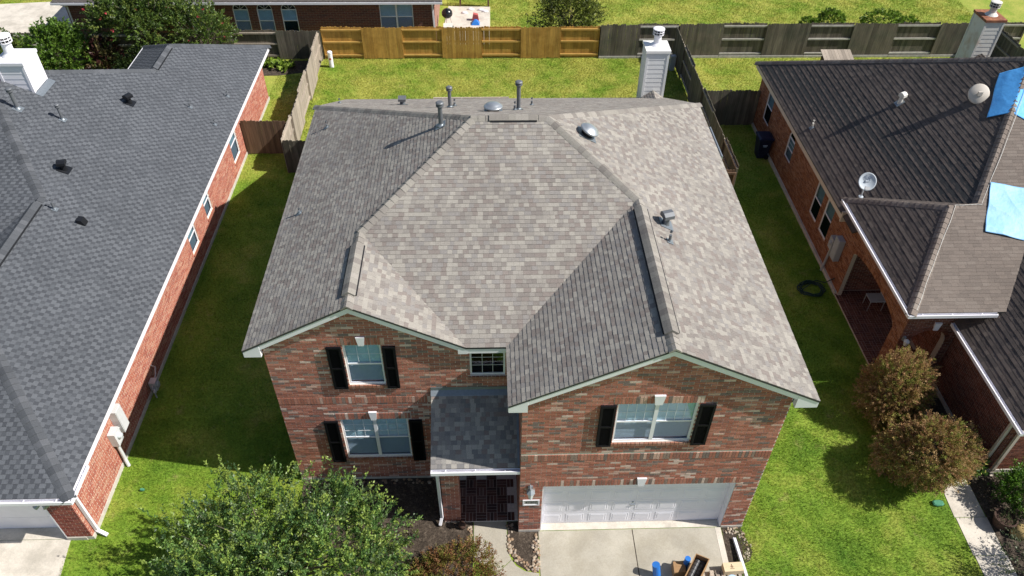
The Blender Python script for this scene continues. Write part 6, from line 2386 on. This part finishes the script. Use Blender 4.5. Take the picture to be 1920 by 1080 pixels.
b.prism([Vv(-1.5, 31.95, 0.02), Vv(-1.1, 31.95, 0.02), Vv(-1.16, 31.95, 0.35), Vv(-1.42, 31.95, 0.42)], (0, 0.25, 0))
b.build('seat', M['red'], ty)
b = MB()
b.ring([[Vv(-1.3 + s * a, 31.6 + s * c, z) for a, c in ((-1, -1), (1, -1), (1, 1), (-1, 1))] for s, z in ((0.24, 0.02), (0.15, 0.16), (0.05, 0.26))])
b.build('base', M['blue'], ty)
for k, (x, y) in enumerate(((-1.95, 33.0), (-1.6, 33.5), (-1.0, 33.4), (-0.75, 33.2))):
    b = MB()
    nn = 7
    b.ring([[Vv(x + a * math.cos(i * 6.283 / nn) * (1 + .2 * math.sin(i * 3 + k)), y + a * .6 * math.sin(i * 6.283 / nn), z) for i in range(nn)] for a, z in ((0.2, 0.02), (0.17, 0.09), (0.05, 0.13))])
    tag(b.build('plastic_bag', M['white'], smooth=True), ['crumpled white bag alone in the middle of the far patio', 'white bag by the middle of the wooden frame', 'white bag between the frame post and red toy', 'white bag at the far patio corner under the frame post'][k], 'bag', 'white bags on the far patio')
sw = thing('swing_frame', 'weathered wooden frame standing on the far patio edge', 'frame', (-1.3, 34.0, 0))
for x in (-2.2, -0.55):
    b = MB()
    b.box(x - .05, x + .05, 33.95, 34.05, 0, 1.9)
    b.build('post', M['wood_b'], sw)
b = MB()
b.box(-2.3, -0.45, 33.95, 34.05, 1.9, 2.0)
b.build('beam', M['wood_b'], sw)
b = MB()
b.box(-2.14, -0.61, 33.9, 34.1, 0.45, 0.5)
b.build('plank', M['wood_g'], sw)

# roofing leftovers on the driveway
cb = thing('open_cardboard_box', 'tall open brown carton holding dark wrapped rolls on the driveway', 'box', (4.4, -1.5, 0))
o_ = Vv(4.50, -1.02, 0)
e1, e2 = Vv(-0.56, -0.82, 0), Vv(0.32, -0.16, 0)
hgt = Vv(0, 0, 0.50)
tt = 0.02
u1_, u2_ = e1.normalized(), e2.normalized()
for (p, q, w_) in ((o_, e1, u2_ * tt), (o_ + e2 - u2_ * tt, e1, u2_ * tt), (o_ + u2_ * tt, e2 - u2_ * 2 * tt, u1_ * tt), (o_ + e1 - u1_ * tt + u2_ * tt, e2 - u2_ * 2 * tt, u1_ * tt)):
    b = MB()
    b.obox(p + Vv(0, 0, 0.03), q, w_, hgt)
    b.build('side_panel', M['card'], cb)
b = MB()
b.obox(o_ + Vv(0, 0, 0.012), e1, e2, Vv(0, 0, 0.018))
b.build('bottom_panel', M['card'], cb)
for k in range(2):
    rl = MB()
    c0 = o_ + e2 * (0.29 + 0.42 * k) + u1_ * 0.05 + Vv(0, 0, 0.30)
    rl.lathe(c0, [(0.03, 0), (0.085, 0), (0.085, 0.85), (0.03, 0.85), (0.03, 0.0)], 18, u1_)
    ro = rl.build('ridge_vent_roll', M['roll'], smooth=False)
    tag(ro, ['glossy black wrapped roll in the open carton, side nearer the garage wall lamp', 'glossy black wrapped roll in the open carton, side nearer the lawn'][k], 'roll', 'rolls in the open carton')
    bd = MB()
    for i in range(7):
        bd.lathe(c0 + u1_ * (0.08 + 0.11 * i), [(0.0865, 0), (0.0875, 0.004), (0.0875, 0.012), (0.0865, 0.016)], 18, u1_)
    bo = bd.build('wrap_rib', M['blackpipe'])
    bo["kind"] = "stuff"
    par(bo, ro)
    bo.matrix_parent_inverse = Matrix.Translation(-ABS[ro.name])


def carton(label, o, a, b_, h, m, mark=False):
    t_ = thing('cardboard_box', label, 'box', o)
    o, a, b_ = Vector(o), Vector(a), Vector(b_)
    q = MB()
    q.obox(o, a, b_, Vv(0, 0, h))
    q.build('body', M[m], t_)
    f = MB()
    f.obox(o + a * 0.0 + Vv(0, 0, h + 0.001), a, b_ * 0.49, Vv(0, 0, 0.004))
    f.build('flap', M[m], t_)
    f = MB()
    f.obox(o + b_ * 0.51 + Vv(0, 0, h + 0.001), a, b_ * 0.49, Vv(0, 0, 0.004))
    f.build('flap', M[m], t_)
    if mark:
        # brown printed emblem: a small upright figure over a dash
        k = MB()
        c_ = o + a * 0.42 + b_ * 0.5 + Vv(0, 0, h + 0.0055)
        for dx, dy, w_, l_ in ((-.03, -.02, .012, .05), (-.008, -.03, .02, .075), (.022, -.02, .012, .05), (-.05, -.055, .11, .012), (-.012, .05, .026, .022)):
            k.obox(c_ + Vv(dx, dy, 0), Vv(w_, 0, 0), Vv(0, l_, 0), Vv(0, 0, 0.001))
        k.build('printed_emblem', M['inkbrown'], t_)
    return t_


carton('closed brown carton partly behind blue wrap left of the open box', (3.90, -1.42, 0.012), (0.30, 0.02, 0), (0.02, 0.30, 0), 0.30, 'card')
carton('pale tan carton with brown printed emblem under the white trim board', (5.20, -1.42, 0.13), (0.50, 0.02, 0), (-0.01, 0.24, 0), 0.17, 'cardpale', True)
b = MB()
b.lathe((3.50, -1.35, 0.05 + .012), [(0.02, 0), (0.10, 0), (0.10, 0.42), (0.02, 0.42)], 18, (-0.15, 0.2, 0.95))
tag(b.build('blue_roll', M['blue'], smooth=False), 'bright blue roll standing alone on the left of the driveway pile', 'roll')
b = MB()
b.lathe((4.24, -1.18, 0.012), [(0.02, 0), (0.075, 0), (0.075, 0.52), (0.02, 0.52)], 18, (0.05, 0.05, 1))
tag(b.build('blue_roll', M['blue'], smooth=False), 'slim dark blue roll leaning upright against the open carton', 'roll')
b = MB()
b.lathe((5.36, -1.62, 0.02), [(0.02, 0), (0.12, 0), (0.13, 0.24), (0.14, 0.25), (0.13, 0.27), (0.02, 0.275)], 20)
tag(b.build('bucket', M['pblue'], smooth=False), 'pale blue lidded bucket in front of the pale tan carton', 'bucket')
pl = thing('pallet', 'slatted grey wooden pallet under the pale tan carton', 'pallet', (5.2, -1.6, 0))
for k in range(6):
    b = MB()
    b.obox(Vv(4.86 + 0.145 * k, -2.2, 0.10), Vv(0.10, 0, 0), Vv(0, 0.92, 0), Vv(0, 0, 0.022))
    b.build('slat', M['wood_l'], pl)
for y in (-2.15, -1.75, -1.34):
    b = MB()
    b.obox(Vv(4.85, y, 0.014), Vv(0.84, 0, 0), Vv(0, 0.045, 0), Vv(0, 0, 0.085))
    b.build('runner', M['wood_l'], pl)
b = MB()
b.obox(Vv(5.70, -0.36, 0.30 * 0 + 0.02), Vv(0.085, 0, 0), Vv(0.06, -2.6, 0.22), Vv(0, 0, 0.05))
b.obox(Vv(5.705, -0.36, 0.07), Vv(0.012, 0, 0), Vv(0.06, -2.6, 0.22), Vv(0, 0, 0.03))
tag(b.build('trim_board', M['white']), 'long white trim board lying across the gravel beside driveway', 'board')
for x, y, lab in ((11.68, 0.55, 'green plastic lid on the grass below the larger russet shrub'), (-10.44, 1.5, 'small pale green lid on the lawn near meter cabinet')):
    b = MB()
    k = 0.15 if x > 0 else 0.06
    b.ring([[Vv(x + s * k * a, y + s * k * .6 * c, z) for a, c in ((-1, -.6), (-.5, -1), (.5, -1), (1, -.6), (1, .6), (.5, 1), (-.5, 1), (-1, .6))] for s, z in ((1, 0.03), (1, 0.07), (0.8, 0.09))])
    tag(b.build('valve_lid', M['greenlid']), lab, 'lid')
b = MB()
nn = 8
b.ring([[Vv(-1.52 + a * math.cos(i * 6.283 / nn), 0.17 + a * math.sin(i * 6.283 / nn), z) for i in range(nn)] for a, z in ((0.10, 0.012), (0.11, 0.10), (0.09, 0.16), (0.03, 0.18))])
tag(b.build('garden_stone', M['terracotta'], smooth=True), 'dark round pot lying at the porch pier foot', 'pot')


# ================================================================== GRASS
def inside(px, py, poly):
    n = len(poly)
    c = np.zeros(len(px), bool)
    for i in range(n):
        (x1, y1), (x2, y2) = poly[i], poly[(i + 1) % n]
        k = ((y1 > py) != (y2 > py))
        with np.errstate(divide='ignore', invalid='ignore'):
            xx = (x2 - x1) * (py - y1) / (y2 - y1) + x1
        c ^= k & (px < xx)
    return c


SOLID = [[(-6.1, 1.75), (0, 1.75), (0, -0.02), (6.05, -0.02), (6.05, 17.45), (-6.1, 17.45)], [(0.45, 0), (5.48, 0), (5.40, -9), (0.42, -9)],
         [(-1.22, 0.4), (-0.3, 0.4), (-0.3, -.55), (0.5, -1.2), (0.5, -3), (-0.9, -2.3), (-1.22, -1)], [(-6.0, 1.74), (-1.22, 1.74), (-1.22, -0.7), (-1.25, -2.4), (-3.4, -2.8), (-4.6, -1.0), (-6.0, 1.0)],
         [(-0.32, 0.3), (0, 0.3), (0.52, 0), (0.5, -1.2), (0.1, -1.12), (-0.32, -.5)], [(11.96, 4.2), (17, 4.2), (17, -5), (11.93, -5)], [(11.62, 20.9), (11.62, 4.9), (30, 4.9), (30, 20.9)],
         [(-30, 23.3), (-11.2, 23.3), (-11.2, 0.02), (-30, 0.02)], [(-20, 0.1), (-11.84, 0.1), (-11.4, -8), (-20, -8)], [(-30, 27.45), (-9.5, 27.45), (-9.7, 26.0), (-11.2, 25.6), (-30, 25.4)],
         [(-22.8, 28.8), (-3.2, 28.8), (-3.2, 45), (-22.8, 45)], [(-3.25, 28.9), (-0.45, 28.9), (-0.4, 34), (-3, 34)], [(-40, 29.1), (-22.5, 29.1), (-22.5, 35.3), (-40, 33.3)],
         [(5.5, 0), (5.8, 0), (5.9, -0.8), (5.44, -1.2)], [(20.9, 20.4), (22.1, 20.4), (22.1, 22.4), (20.9, 22.4)], [(5.45, 17.3), (6.55, 17.3), (6.55, 18.4), (5.45, 18.4)]]
REG = [  # x0,x1,y0,y1, blades per square metre, height, width
    (5.4, 12.1, -3.2, 5.5, 2600, 0.060, 0.011), (6.0, 11.7, 5.5, 15.5, 1500, 0.055, 0.014), (9.0, 11.7, 15.5, 20.6, 900, 0.06, 0.018),
    (-12.2, -5.8, -3.2, 4.0, 2600, 0.055, 0.011), (-11.3, -6.0, 4.0, 17.2, 1200, 0.05, 0.015), (-11.3, -9.1, 17.2, 25.6, 900, 0.06, 0.02),
    (-9.2, 9.2, 17.4, 27.4, 1150, 0.065, 0.020), (9.2, 26.0, 20.3, 27.4, 800, 0.065, 0.022), (-3.0, 28.0, 27.5, 36.5, 520, 0.075, 0.030), (-42, -22.4, 32.5, 37.5, 400, 0.08, 0.035)]
vs = []
gr_ = np.random.default_rng(99)
for (x0, x1, y0, y1, dens, h, wd_) in REG:
    n = int((x1 - x0) * (y1 - y0) * dens)
    px, py = gr_.uniform(x0, x1, n), gr_.uniform(y0, y1, n)
    ok = np.ones(n, bool)
    for s in SOLID:
        ok &= ~inside(px, py, s)
    px, py = px[ok], py[ok]
    # thin patches
    pt = np.sin(px * 1.7 + 1.3 * np.sin(py * 1.1)) * np.sin(py * 1.9 + 0.7 * np.sin(px * 2.3)) + 0.5 * np.sin(px * 5.1 + py * 3.7)
    ok = gr_.random(len(px)) < np.clip(0.85 - 0.25 * pt, 0.35, 1)
    px, py = px[ok], py[ok]
    n = len(px)
    a = gr_.uniform(0, 2 * math.pi, n)
    hh = h * gr_.uniform(0.5, 1.3, n)
    ln_ = gr_.uniform(0.3, 1.1, n) * hh
    b2 = gr_.uniform(0, 2 * math.pi, n)
    ww = wd_ * gr_.uniform(0.6, 1.3, n) * 0.5
    v = np.zeros((n, 3, 3))
    v[:, 0] = np.stack([px - np.cos(a) * ww, py - np.sin(a) * ww, np.full(n, -0.004)], 1)
    v[:, 1] = np.stack([px + np.cos(a) * ww, py + np.sin(a) * ww, np.full(n, -0.004)], 1)
    v[:, 2] = np.stack([px + np.cos(b2) * ln_, py + np.sin(b2) * ln_, hh], 1)
    vs.append(v.reshape(-1, 3))
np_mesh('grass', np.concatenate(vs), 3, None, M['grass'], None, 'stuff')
